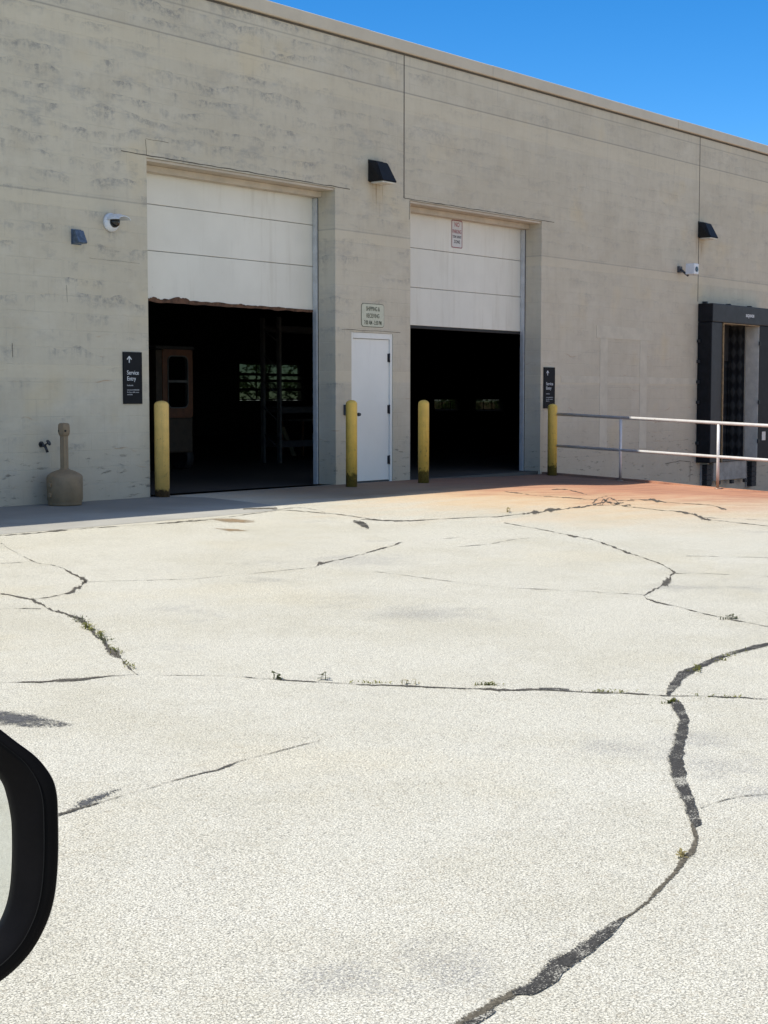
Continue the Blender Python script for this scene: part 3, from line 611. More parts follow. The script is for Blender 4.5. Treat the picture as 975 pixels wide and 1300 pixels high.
def overhead_door(o, lines, zb, seal_mat, ragged):
    x0, x1, z0, z1 = o
    d = bpy.data.objects.new('overhead_door', None); COL.objects.link(d); d.parent = wh
    d.location = Vector(((x0+x1)/2, .42, zb)) - Vector(wh.location); d.empty_display_size = .2
    lv = [zb] + lines + [z1+.12]
    for a, b in zip(lv, lv[1:]):
        bm = bmesh.new()
        box(bm, x0-.05, x1+.05, .405, .455, a+.004, b-.004, .005)
        obj('door_section', bm, M['door1'], d)
        bm = bmesh.new(); box(bm, x0-.05, x1+.05, .425, .45, a-.003, a+.003); obj('section_joint', bm, M['panelgap'], d)
    for xx in (x0-.03, x1-.035):
        bm = bmesh.new(); box(bm, xx, xx+.065, .325, .40, z0-.02, z1-.12, .004)
        obj('door_track', bm, M['track'], d)
        bm = bmesh.new(); box(bm, xx+.028 if xx > (x0+x1)/2 else xx+.03, xx+.036, .318, .3245, z0, z1-.12); 
        obj('weather_strip', bm, M['blackseal'], d)
    bm = bmesh.new()
    if ragged:
        n = 150; P = []
        for i in range(n+1):
            x = x0+.002+(x1-x0-.004)*i/n
            P.append((x, zb+.004+.05*max(0, 1-i/n*1.1)*(.25+abs(noise.noise(Vector((x*2.6,0,0)))*1.9))+.018*round(2.2*noise.noise(Vector((x*9,7,0))))*max(.15, 1-i/n), zb-.03-.02*noise.noise(Vector((x*5,3,0)))))
        V = [[bm.verts.new((x, y, z)) for x, zt, zl in P for z in (zt,)] + [] for y in (.392, .403)]
        L = [[bm.verts.new((x, y, zl)) for x, zt, zl in P] for y in (.392, .403)]
        for i in range(n):
            bm.faces.new((L[0][i],L[0][i+1],V[0][i+1],V[0][i])); bm.faces.new((V[0][i],V[0][i+1],V[1][i+1],V[1][i])); bm.faces.new((L[1][i+1],L[1][i],V[1][i],V[1][i+1])); bm.faces.new((L[0][i+1],L[0][i],L[1][i],L[1][i+1]))
    else:
        box(bm, x0+.002, x1-.04, .41, .45, zb-.045, zb-.001, .01)
    obj('bottom_seal', bm, seal_mat, d)
    return d
overhead_door(O1, [3.11, 3.695], 2.49, M['rustseal'], True)
overhead_door(O2, [2.945, 3.55], 2.36, M['blackseal'], False)

# service door
sd = bpy.data.objects.new('service_door', None); COL.objects.link(sd); sd.parent = wh; sd.location = Vector((17.5, .05, 0)) - Vector(wh.location)
bm = bmesh.new()
box(bm, 17.032, 17.08, .012, .13, 0.0, 2.183, .003); box(bm, 17.935, 17.983, .012, .13, 0.0, 2.183, .003); box(bm, 17.083, 17.932, .012, .13, 2.10, 2.183, .003)
obj('door_frame', bm, M['steel'], sd)
bm = bmesh.new(); box(bm, 17.085, 17.930, .035, .08, .025, 2.094, .003); obj('door_leaf', bm, M['steel'], sd)
bm = bmesh.new(); box(bm, 17.085, 17.93, .028, .12, .0005, .02); obj('threshold', bm, M['hinge'], sd)
for z in (.32, 1.07, 1.83):
    bm = bmesh.new(); tube(bm, (17.925,.020,z-.065), (17.925,.020,z+.065), .013); box(bm, 17.895, 17.925, .0285, .0345, z-.06, z+.06); obj('hinge', bm, M['hinge'], sd)
bm = bmesh.new(); tube(bm, (17.15,.034,1.0),(17.15,-.03,1.0), .016); tube(bm, (17.15,-.028,1.0),(17.15,-.062,1.0), .028, .022); tube(bm,(17.15,.0345,1.0),(17.15,.028,1.0),.034); obj('door_knob', bm, M['hinge'], sd)
bm = bmesh.new(); tube(bm,(17.15,.0345,1.15),(17.15,.022,1.15),.026); obj('lock', bm, M['hinge'], sd)

# rear windows with glazing bars
for (x0,x1,z0,z1), bars, verts in ((W1,(1.52,1.82,2.03),(38.1,)), (W2,(),(48.6,49.15)), (W3,(),(51.4,52.0))):
    bm = bmesh.new()
    box(bm, x0+.003, x1-.003, BY1+.05, BY1+.12, z0+.003, z0+.05); box(bm, x0+.003, x1-.003, BY1+.05, BY1+.12, z1-.05, z1-.003)
    box(bm, x0+.003, x0+.05, BY1+.05, BY1+.12, z0+.053, z1-.053); box(bm, x1-.05, x1-.003, BY1+.05, BY1+.12, z0+.053, z1-.053)
    for b in bars: box(bm, x0+.053, x1-.053, BY1+.055, BY1+.11, b-.045, b+.045)
    for b in verts: box(bm, b-.03, b+.03, BY1+.0455, BY1+.0495, z0+.01, z1-.01)
    w = obj('window', bm, M['inner'], wh)
    bm = bmesh.new(); box(bm, x0+.04, x1-.04, BY1+.083, BY1+.089, z0+.04, z1-.04); obj('pane', bm, M['glass'], w)

# ------------------------------------------------------------------ things on the wall
def wall_lamp(loc, label):
    t = thing('wall_lamp', loc, label, 'wall lamp', 'wall pack lamps on the warehouse')
    x, y, z = loc
    bm = bmesh.new()
    A = [(x-.17,-.001,z-.15),(x+.17,-.001,z-.15),(x+.17,-.001,z+.15),(x-.17,-.001,z+.15)]
    B = [(x-.17,-.28,z-.15),(x+.17,-.28,z-.15),(x+.135,-.13,z+.14),(x-.135,-.13,z+.14)]
    Va = [bm.verts.new(p) for p in A]; Vb = [bm.verts.new(p) for p in B]
    fs = [bm.faces.new(Va), bm.faces.new(Vb[::-1])] + [bm.faces.new((Va[i],Va[(i+1)%4],Vb[(i+1)%4],Vb[i])) for i in range(4)]
    bmesh.ops.bevel(bm, geom=bm.edges[:], offset=.012, segments=2, affect='EDGES')
    obj('housing', bm, M['bronze'], t)
    bm = bmesh.new(); box(bm, x-.145, x+.145, -.26, -.04, z-.172, z-.148, .008); obj('lens', bm, M['lens'], t)
    bm = bmesh.new(); box(bm, x-.165, x+.165, -.02, -.002, z+.12, z+.17, .004); obj('mounting_plate', bm, M['bronze'], t)
    return t
l0 = wall_lamp((17.57, 0, 4.50), 'dark bronze wall lamp above the white service door, rust runs below it')
copy_thing(l0, (27.66, 0, 4.50), 'dark bronze wall lamp on the vertical wall joint above the dock door')

t = thing('vent_hood', (12.0, 0, 3.13), 'small blue grey metal wall hood left of the white dome camera', 'vent hood')
bm = bmesh.new(); prism(bm, [(0,3.05),(-.115,3.05),(-.13,3.062),(-.06,3.205),(0,3.21)], 11.94, 12.07, 'YZ', .004); obj('hood', bm, M['bluemetal'], t)
bm = bmesh.new(); box(bm, 11.93, 12.08, -.008, -.0005, 3.04, 3.22, .002); obj('flange', bm, M['bluemetal'], t)

t = thing('dome_camera', (12.55, 0, 3.345), 'white dome security camera with peaked hood left of the taller open door', 'security camera')
cx, cz = 12.53, 3.345
bm = bmesh.new(); lathe(bm, [(.112,-.001),(.112,-.03),(.104,-.045),(.085,-.062),(.07,-.075),(0.0,-.078)], 36, cx, cz, 'Y'); obj('mounting_base', bm, M['white'], t)
bm = bmesh.new(); lathe(bm, [(.067,-.070),(.066,-.095),(.056,-.12),(.036,-.138),(.0,-.145)], 28, cx, cz, 'Y'); obj('dome', bm, M['smoke'], t)
bm = bmesh.new(); n = 14; rows = []
for i in range(n+1):
    a = R(15+150*i/n); rows.append([bm.verts.new((cx+r*math.cos(a), y, cz+r*math.sin(a)*zz)) for r, y, zz in ((.100,-.04,1),(.108,-.17,.85),(.100,-.27,.60),(.096,-.27,.55),(.102,-.17,.78),(.092,-.04,.93))])
for a, b in zip(rows, rows[1:]):
    for j in range(6): bm.faces.new((a[j], a[(j+1)%6], b[(j+1)%6], b[j]))
bm.faces.new(rows[0]); bm.faces.new(rows[-1][::-1])
obj('hood', bm, M['white'], t)

t = thing('bullet_camera', (26.75, 0, 3.64), 'small white box camera on a dark bracket below the dock side lamp', 'security camera')
bm = bmesh.new(); box(bm, 26.68, 26.80, -.05, -.001, 3.63, 3.75, .01); tube(bm, (26.74,-.05,3.69),(26.74,-.13,3.62),.022); tube(bm,(26.74,-.13,3.62),(26.76,-.20,3.56),.02); obj('bracket', bm, M['dgrey'], t)
bm = bmesh.new(); box(bm, 26.69, 26.87, -.36, -.17, 3.585, 3.79, .015); obj('camera_body', bm, M['white'], t)
bm = bmesh.new(); tube(bm, (26.78,-.358,3.68),(26.78,-.372,3.68),.05); obj('camera_lens', bm, M['smoke'], t)

t = thing('water_tap', (11.456, 0, .665), 'dark wall tap left of the brown ash receptacle', 'tap')
bm = bmesh.new(); tube(bm,(11.44,-.0005,.70),(11.44,-.012,.70),.035); tube(bm,(11.44,-.01,.70),(11.44,-.07,.68),.017); tube(bm,(11.44,-.07,.69),(11.455,-.10,.61),.017,.015); obj('spout', bm, M['hinge'], t)
bm = bmesh.new(); tube(bm,(11.44,-.06,.69),(11.46,-.10,.715),.008); tube(bm,(11.462,-.104,.718),(11.468,-.116,.726),.036,.036,10); obj('handle', bm, M['hinge'], t)

t = thing('wall_box', (16.93, 0, 1.06), 'slim dark wall box behind the bollard, left of the service door', 'wall box')
bm = bmesh.new(); box(bm, 16.85, 16.94, -.045, -.0005, .99, 1.14, .006); obj('box', bm, M['dgrey'], t)
bm = bmesh.new(); box(bm, 16.862, 16.928, -.051, -.0455, 1.005, 1.125, .002); obj('cover', bm, M['hinge'], t)

def service_sign(x0, x1, z0, z1, label):
    t = thing('wall_sign', (x0, 0, z0), label, 'sign', None)
    w = x1-x0; h = z1-z0
    bm = bmesh.new(); box(bm, x0, x1, -.022, -.001, z0, z1, .003); obj('panel', bm, M['sign'], t)
    bm = bmesh.new(); y0, y1 = -.0245, -.0225; ax = x0+w*.30; zt = z1-h*.075
    box(bm, ax-.007, ax+.007, y0, y1, zt-.085, zt-.008)
    for s in (-1, 1):
        prism(bm, [(ax, zt), (ax+s*.040, zt-.040), (ax+s*.031, zt-.049), (ax, zt-.018)], y0-.0003*s, y1-.0003*s)
    obj('arrow', bm, M['text'], t)
    L = x0+w*.17
    lettering('lettering', 'Service\nEntry', .073, L, -.0228, z1-h*.435, M['text'], t, .94*w/.31, bold=.0006)
    bm = bmesh.new(); rnd = random.Random(3)
    def words(zr, length, hgt):
        x = L
        while x < L+length:
            k = rnd.uniform(.006, .012); box(bm, x, x+k, -.0245, -.0225, zr, zr+hgt*rnd.choice((.7,.7,1))); x += k+.0035
            if rnd.random() < .13: x += .007
    words(z1-h*.655, w*.32, .016); words(z1-h*.74, w*.62, .014); words(z1-h*.785, w*.62, .014); words(z1-h*.83, w*.28, .014)
    obj('fine_print', bm, M['text2'], t)
service_sign(12.70, 13.0, 1.165, 1.80, 'charcoal Service Entry sign with up arrow, left of the taller open door')
service_sign(22.05, 22.385, 1.06, 1.755, 'charcoal Service Entry sign with up arrow, above the bollard that holds the railing')

t = thing('wall_sign', (17.5, 0, 2.44), 'cream SHIPPING & RECEIVING hours sign above the white service door', 'sign')
x0, x1, z0, z1 = 17.255, 17.765, 2.275, 2.60
bm = bmesh.new(); prism(bm, rrect(x0-.008, x1+.008, z0-.008, z1+.008, .05), -.003, -.0005); obj('border', bm, M['olive'], t)
bm = bmesh.new(); prism(bm, rrect(x0, x1, z0, z1, .045), -.006, -.0032); obj('panel', bm, M['cream'], t)
xm = (x0+x1)/2
for s, z, sx in (('SHIPPING &', 2.503, .72), ('RECEIVING', 2.403, .72), ('7:00 AM - 3:30 PM', 2.303, .62)):
    lettering('lettering', s, .085, xm, -.0064, z, M['olive'], t, sx, 'CENTER', .0015)

# hangs on the second overhead door (outer face at y = .405)
t = thing('no_parking_sign', (19.85, .40, 3.7), 'white NO PARKING TOW AWAY ZONE sign on the shorter overhead door', 'sign')
x0, x1, z0, z1 = 19.97, 20.27, 3.625, 4.075
bm = bmesh.new(); prism(bm, rrect(x0, x1, z0, z1, .03), .400, .4045); obj('panel', bm, M['whitesign'], t)
bm = bmesh.new(); ring_plate(bm, rrect(x0+.006, x1-.006, z0+.006, z1-.006, .026), rrect(x0+.018, x1-.018, z0+.018, z1-.018, .018), .3985, .3997); obj('border', bm, M['red'], t)
xm = (x0+x1)/2
for s, z, sz, sx, m in (('NO', 3.965, .10, .85, 'red'), ('PARKING', 3.86, .085, .66, 'red'), ('TOW AWAY', 3.785, .06, .68, 'blk'), ('ZONE', 3.705, .07, .85, 'blk')):
    lettering('lettering', s, sz, xm, .3995, z, M[m], t, sx, 'CENTER', .0012)

# ------------------------------------------------------------------ bollards
def bollard(loc, h, r, mat, label):
    x, y, z = loc
    t = tag_b = None
    bm = bmesh.new(); pr = [(r, z-.02), (r, z+h-.055)]
    for i in range(1, 7): a = R(90*i/6); pr.append((r*math.cos(a), z+h-.055+.055*math.sin(a)))
    lathe(bm, pr, 36, x, y)
    o = obj('bollard', bm, mat, None, loc)
    return tag(o, label, 'bollard', 'yellow bollards by the doors')
bollard((13.27, -.07, -.001), 1.205, .092, M['bol1'], 'pale yellow bollard with chipped rusty foot at the left of the taller doorway')
b2 = bollard((16.52, -.43, -.005), 1.215, .08, M['bol2'], 'yellow bollard with mossy foot in front of the white service door')
b3 = b2.copy(); COL.objects.link(b3); b3.location = (17.98, -.58, -.007); b3.rotation_euler.z = R(140); b3['label'] = 'yellow bollard standing clear at the left edge of the shorter doorway'
b4 = b2.copy(); COL.objects.link(b4); b4.location = (21.93, -.27, -.075); b4.rotation_euler.z = R(250); b4['label'] = 'yellow bollard holding the end of the white pipe railing'

# ------------------------------------------------------------------ railing along the dock edge
t = thing('railing', (21.95, -.5, -.08), 'two bar white pipe railing along the edge of the loading dock drop', 'railing')
def rail_z(y, k): a = -y; return (.982-.040*a) if k else (.452-.0385*a)
for k in (1, 0):
    bm = bmesh.new(); tube(bm, (21.95,-.35,rail_z(-.35,k)), (21.95,-9.6,rail_z(-9.6,k)), (.026 if k else .024)); obj('rail', bm, M['rail'], t)
for y in (-1.57, -3.31, -5.05, -6.8, -8.5, -9.58):
    z0 = apron_z(21.95, y)
    bm = bmesh.new(); tube(bm, (21.95,y,z0-.02), (21.95,y,rail_z(y,1)-.018), .023); post = obj('post', bm, M['rail'], t)
    bm = bmesh.new(); tube(bm, (21.95,y,z0-.005), (21.95,y,z0+.014), .05); obj('post_base', bm, M['rail'], post)
# raised concrete edge of the drop
bm = bmesh.new()
ys = [0-.005*1, -1.2, -2.0, -2.9, -4.0, -6, -9, -14]
prev = None
for y in ys:
    hgt = .035 if y > -2.1 else .012
    row = [bm.verts.new((x, y, apron_z(x, y)+dz)) for x, dz in ((22.02,-.02),(22.025,hgt),(22.125,hgt),(22.125,-.35))]
    if prev:
        for i in range(3): bm.faces.new((prev[i], prev[i+1], row[i+1], row[i]))
    else: bm.faces.new(row[::-1])
    prev = row
bm.faces.new(prev)
kb = obj('kerb', bm, M['ground']); kb['kind'] = 'structure'

# ------------------------------------------------------------------ ash receptacle
t = thing('ash_receptacle', (11.54, -.27, 0), 'brown plastic cigarette receptacle with a tall neck against the wall', 'ash receptacle')
x, y, z = 11.56, -.27, -.003
bm = bmesh.new(); lathe(bm, [(.17,z),(.19,z+.005),(.196,z+.02),(.196,z+.055),(.205,z+.065),(.207,z+.325),(.203,z+.34),(.19,z+.356),(.155,z+.378),(.115,z+.396),(.075,z+.41),(.055,z+.42),(.05,z+.425)], 40, x, y); obj('bucket', bm, M['ash'], t)
bm = bmesh.new(); pr = []
for i in range(32):
    a = 2*math.pi*i/32; pr.append((.047*(1-.14*abs(math.sin(4*a))), a))
A = [bm.verts.new((x+r*math.cos(a), y+r*math.sin(a), z+.40)) for r, a in pr]; B = [bm.verts.new((x+r*.97*math.cos(a), y+r*.97*math.sin(a), z+.82)) for r, a in pr]
for i in range(32): bm.faces.new((A[i],A[(i+1)%32],B[(i+1)%32],B[i]))
bm.faces.new(B); obj('neck', bm, M['ash'], t)
bm = bmesh.new(); lathe(bm, [(.048,z+.80),(.058,z+.815),(.066,z+.84),(.067,z+.90),(.063,z+.935),(.052,z+.95),(0,z+.955)], 8, x, y, smooth=False); hd = obj('neck_head', bm, M['ash'], t)
for k in range(4):
    a = R(45+90*k+20); bm = bmesh.new(); c, s = math.cos(a), math.sin(a)
    tube(bm, (x+.060*c, y+.060*s, z+.862), (x+.0665*c, y+.0665*s, z+.862), .013, .013, 12); obj('cigarette_hole', bm, M['ashd'], hd)
for dz in (.10, .22):
    bm = bmesh.new(); box(bm, x-.235, x-.203, y-.02, y+.02, z+dz, z+dz+.05, .006); obj('latch', bm, M['ash'], t)

# ------------------------------------------------------------------ dock shelter
t = thing('dock_shelter', (28.85, -.15, 0), 'black padded dock shelter round the truck door behind the railing', 'dock shelter')
SX0, SXI0, SXI1, SX1, ST, SI = 27.545, 28.0, 29.645, 30.20, 3.08, 2.72
def pad(name, x0, x1, z0, z1, mats, y0=-.31):
    bm = bmesh.new(); box(bm, x0, x1, y0, -.002, z0, z1, .02)
    bm.normal_update()
    for f in bm.faces:
        if f.normal.y < -.8: f.material_index = 1
        elif f.normal.x < -.8: f.material_index = 2
    return obj(name, bm, mats, t)
pad('side_pad', SX0, SXI0, -.04, SI-.003, [M['pad'], M['padf'], M['pad']])
pad('side_pad', SXI1, SX1, -.04, SI-.003, [M['pad'], M['pad'], M['padin']])
pad('head_pad', SX0, SX1, SI, ST, [M['pad'], M['padf'], M['pad']], -.325)
bm = bmesh.new(); box(bm, SXI0+.004, SXI0+.034, -.33, -.05, -.04, SI-.02, .004); obj('guide_strip', bm, M['guide'], t)
bm = bmesh.new(); box(bm, SXI0+.04, SXI1-.004, -.315, -.29, SI-.022, SI-.004, .004); obj('guide_strip', bm, M['guide'], t)
lettering('lettering', 'acpoos', .115, 29.17, -.3262, 2.87, M['text'], t, 1.15, 'CENTER', .003)
for x in (27.75, 28.75, 29.7):
    bm = bmesh.new(); box(bm, x-.03, x+.03, -.10, -.003, ST+.001, ST+.05, .006); obj('bracket', bm, M['hinge'], t)
for z in (.35, .75, 1.15, 1.55, 1.95, 2.35):
    bm = bmesh.new(); box(bm, SX0-.035, SX0-.001, -.07, -.003, z-.03, z+.03, .006); obj('bracket', bm, M['hinge'], t)
    if z in (.35, 1.15, 2.35):
        bm = bmesh.new(); box(bm, SXI1-.03, SXI1+.04, -.335, -.312, z-.04, z+.04, .006); obj('strap', bm, M['bronze'], t)
bm = bmesh.new(); box(bm, 29.83, 30.0, -.318, -.3125, .36, .54, .002); obj('placard', bm, M['whitesign'], t)

# dock door leaf half lowered inside, and leveller below it
dd = bpy.data.objects.new('dock_door', None); COL.objects.link(dd); dd.parent = wh; dd.location = Vector((28.85,.5,0)) - Vector(wh.location)
bm = bmesh.new(); n = 40; prev = None
for i in range(n+1):
    x = 28.55+1.2*i/n; y = .40+.03*math.sin(i*1.3); r = [bm.verts.new((x, y, .01)), bm.verts.new((x, y+.03, 2.72-1.5*max(0, 1-i/12)))]
    if prev: bm.faces.new((prev[0], r[0], r[1], prev[1]))
    prev = r
obj('hanging_curtain', bm, M['quilt'], dd)
bm = bmesh.new()
box(bm, 29.60, 29.637, .004, .355, .02, 2.72, .004)
obj('side_curtain', bm, M['quilt'], dd)
bm = bmesh.new(); box(bm, 27.9, 29.8, .36, .41, 2.0, 2.9, .006); obj('door_section', bm, M['inner'], dd)

t = thing('dock_leveller', (28.85, -.05, -.1), 'grey dock leveller lip and concrete sill below the dock door', 'dock leveller')
bm = bmesh.new(); box(bm, 28.12, 29.58, -.10, -.003, -.42, -.05, .01); obj('sill', bm, M['conc'], t)
bm = bmesh.new(); box(bm, 28.09, 29.61, -.13, .3, -.045, -.004, .006); obj('lip_plate', bm, M['hinge'], t)
for x in (28.2, 28.8, 29.4):
    bm = bmesh.new(); box(bm, x, x+.12, -.16, -.105, -.5, -.425, .01); obj('lip_keeper', bm, M['blackseal'], t)
for x, lab in ((27.75,'black rubber dock bumper below the left pad of the dock shelter'), (29.75,'black rubber dock bumper below the right pad of the dock shelter')):
    tb = thing('dock_bumper', (x, -.06, -.3), lab, 'dock bumper', 'dock bumpers')
    bm = bmesh.new(); box(bm, x-.02, x+.26, -.03, -.002, -.62, -.06, .004); obj('back_plate', bm, M['conc'], tb)
    bm = bmesh.new()
    for i in range(5): box(bm, x+.01, x+.23, -.14, -.032, -.60+.104*i, -.60+.104*i+.1, .008)
    obj('rubber_block', bm, M['blackseal'], tb)

# ------------------------------------------------------------------ inside the warehouse
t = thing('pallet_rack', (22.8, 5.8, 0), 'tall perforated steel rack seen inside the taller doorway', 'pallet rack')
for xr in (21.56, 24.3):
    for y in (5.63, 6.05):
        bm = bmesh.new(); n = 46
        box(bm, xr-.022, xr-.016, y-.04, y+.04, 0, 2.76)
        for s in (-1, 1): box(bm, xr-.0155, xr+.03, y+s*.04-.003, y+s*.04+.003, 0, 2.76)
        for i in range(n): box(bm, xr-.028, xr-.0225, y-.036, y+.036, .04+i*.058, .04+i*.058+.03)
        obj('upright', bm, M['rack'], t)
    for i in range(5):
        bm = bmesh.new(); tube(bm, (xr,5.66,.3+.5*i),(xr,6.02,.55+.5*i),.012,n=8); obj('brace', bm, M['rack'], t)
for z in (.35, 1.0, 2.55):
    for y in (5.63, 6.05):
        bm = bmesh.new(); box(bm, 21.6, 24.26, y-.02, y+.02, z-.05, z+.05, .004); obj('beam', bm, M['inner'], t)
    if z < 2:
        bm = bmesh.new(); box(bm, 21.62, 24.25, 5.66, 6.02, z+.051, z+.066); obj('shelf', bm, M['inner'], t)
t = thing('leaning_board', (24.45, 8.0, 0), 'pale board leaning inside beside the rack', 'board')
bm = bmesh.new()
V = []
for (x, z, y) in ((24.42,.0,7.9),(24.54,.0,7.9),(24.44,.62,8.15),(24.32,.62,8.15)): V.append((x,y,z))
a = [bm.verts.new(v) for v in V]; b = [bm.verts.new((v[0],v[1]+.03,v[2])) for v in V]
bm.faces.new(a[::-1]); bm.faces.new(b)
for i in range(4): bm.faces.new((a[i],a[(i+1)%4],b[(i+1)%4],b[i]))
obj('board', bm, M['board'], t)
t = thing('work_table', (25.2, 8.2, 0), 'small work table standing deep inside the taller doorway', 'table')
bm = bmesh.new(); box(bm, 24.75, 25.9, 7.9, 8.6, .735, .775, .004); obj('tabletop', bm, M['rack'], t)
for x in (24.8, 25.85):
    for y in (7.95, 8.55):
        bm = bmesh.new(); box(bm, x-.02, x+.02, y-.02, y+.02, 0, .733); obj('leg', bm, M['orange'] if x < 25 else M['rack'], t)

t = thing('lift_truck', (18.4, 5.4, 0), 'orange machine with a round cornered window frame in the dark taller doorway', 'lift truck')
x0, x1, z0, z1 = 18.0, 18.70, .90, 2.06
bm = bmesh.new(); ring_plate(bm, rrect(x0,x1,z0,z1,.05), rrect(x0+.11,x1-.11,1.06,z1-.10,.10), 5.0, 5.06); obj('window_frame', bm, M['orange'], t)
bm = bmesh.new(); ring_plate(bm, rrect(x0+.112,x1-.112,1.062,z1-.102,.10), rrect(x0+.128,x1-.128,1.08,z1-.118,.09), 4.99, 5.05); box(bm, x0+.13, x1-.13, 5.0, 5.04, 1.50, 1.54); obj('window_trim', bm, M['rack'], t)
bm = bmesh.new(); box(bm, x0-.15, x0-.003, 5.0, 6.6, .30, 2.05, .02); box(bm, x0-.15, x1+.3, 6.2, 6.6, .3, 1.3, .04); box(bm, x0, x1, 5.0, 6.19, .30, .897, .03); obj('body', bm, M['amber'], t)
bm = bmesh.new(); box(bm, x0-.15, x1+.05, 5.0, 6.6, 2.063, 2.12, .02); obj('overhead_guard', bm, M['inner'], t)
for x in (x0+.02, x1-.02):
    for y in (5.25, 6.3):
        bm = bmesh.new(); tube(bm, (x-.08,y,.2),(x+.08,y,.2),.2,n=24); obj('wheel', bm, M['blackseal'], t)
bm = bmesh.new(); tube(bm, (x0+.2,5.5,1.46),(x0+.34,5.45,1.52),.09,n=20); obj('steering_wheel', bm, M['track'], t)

# ------------------------------------------------------------------ trees behind the rear windows
def tree(loc, h, rad, label, seed):
    rnd = random.Random(seed); x, y, z = loc
    t = thing('tree', loc, label, 'tree')
    bm = bmesh.new(); tube(bm, (x,y,z),(x+.1,y,z+h*.5),.14,.09,n=12)
    for k in range(6):
        a = rnd.uniform(0,6.28); tube(bm,(x+.05,y,z+h*(.2+.05*k)),(x+math.cos(a)*rad*.7,y+math.sin(a)*rad*.7,z+h*(.4+.09*k)),.05,.015,n=8)
    obj('trunk', bm, M['bark'], t)
    bm = bmesh.new()
    cl = [(Vector((rnd.gauss(0,.6)*rad, rnd.gauss(0,.4)*rad, h*rnd.uniform(.12,1.0))), rnd.uniform(.35,.7)) for k in range(44)]
    for c, s in cl:
        for i in range(110):
            p = Vector((x,y,z))+c+Vector((rnd.gauss(0,1),rnd.gauss(0,1),rnd.gauss(0,.8)))*s*.5
            u = Vector((rnd.gauss(0,1),rnd.gauss(0,1),rnd.gauss(0,1))).normalized(); w = u.orthogonal().normalized(); L = rnd.uniform(.06,.13)
            bm.faces.new([bm.verts.new(p+q) for q in (u*L, w*L*.45, -u*L, -w*L*.45)])
    obj('crown', bm, M['leaf'], t, recalc=False)
tree((44.3, 27.5, -.1), 4.4, 2.3, 'leafy tree seen through the far window of the taller doorway', 3)
tree((60.5, 29.5, -.1), 4.0, 2.4, 'leafy tree seen through the far window slots of the shorter doorway', 5)

# ------------------------------------------------------------------ weeds in the cracks
def weed(loc, n, h, spread, mat, label, seed, leafy=.4, ax=0.0, group='weeds growing in the pavement cracks'):
    rnd = random.Random(seed); x, y = loc; z = apron_z(x, y)
    bm = bmesh.new()
    for i in range(int(n*1.5)):
        t = rnd.gauss(0, .5)*spread; s_ = rnd.gauss(0, .12)*spread
        bx, by = x+math.cos(ax)*t-math.sin(ax)*s_, y+math.sin(ax)*t+math.cos(ax)*s_
        a = rnd.uniform(0, 6.28); hh = h*rnd.uniform(.15, .55); lean = rnd.uniform(.1, .8)*hh
        if rnd.random() < leafy:
            p = Vector((bx, by, z+rnd.uniform(.1,.55)*h)); d = Vector((math.cos(a), math.sin(a), rnd.uniform(-.1,.5))); w = Vector((-math.sin(a), math.cos(a), 0)); L = rnd.uniform(.25,.5)*h+.008
            bm.faces.new([bm.verts.new(q) for q in (p, p+d*L*.5+w*L*.28, p+d*L, p+d*L*.5-w*L*.28)])
            w2 = w*.0015
            bm.faces.new([bm.verts.new(q) for q in (Vector((bx,by,z))-w2, Vector((bx,by,z))+w2, p+w2, p-w2)])
        else:
            w = Vector((-math.sin(a), math.cos(a), 0))*rnd.uniform(.0015,.004); b0 = Vector((bx,by,z)); b1 = b0+Vector((math.cos(a)*lean*.4, math.sin(a)*lean*.4, hh*.65)); b2 = b0+Vector((math.cos(a)*lean, math.sin(a)*lean, hh))
            v = [bm.verts.new(q) for q in (b0-w, b0+w, b1+w*.8, b1-w*.8, b2)]
            bm.faces.new(v[:4]); bm.faces.new((v[3], v[2], v[4]))
    o = obj('weed', bm, mat, None, (x, y, z), recalc=False)
    return tag(o, label, 'weed', group)
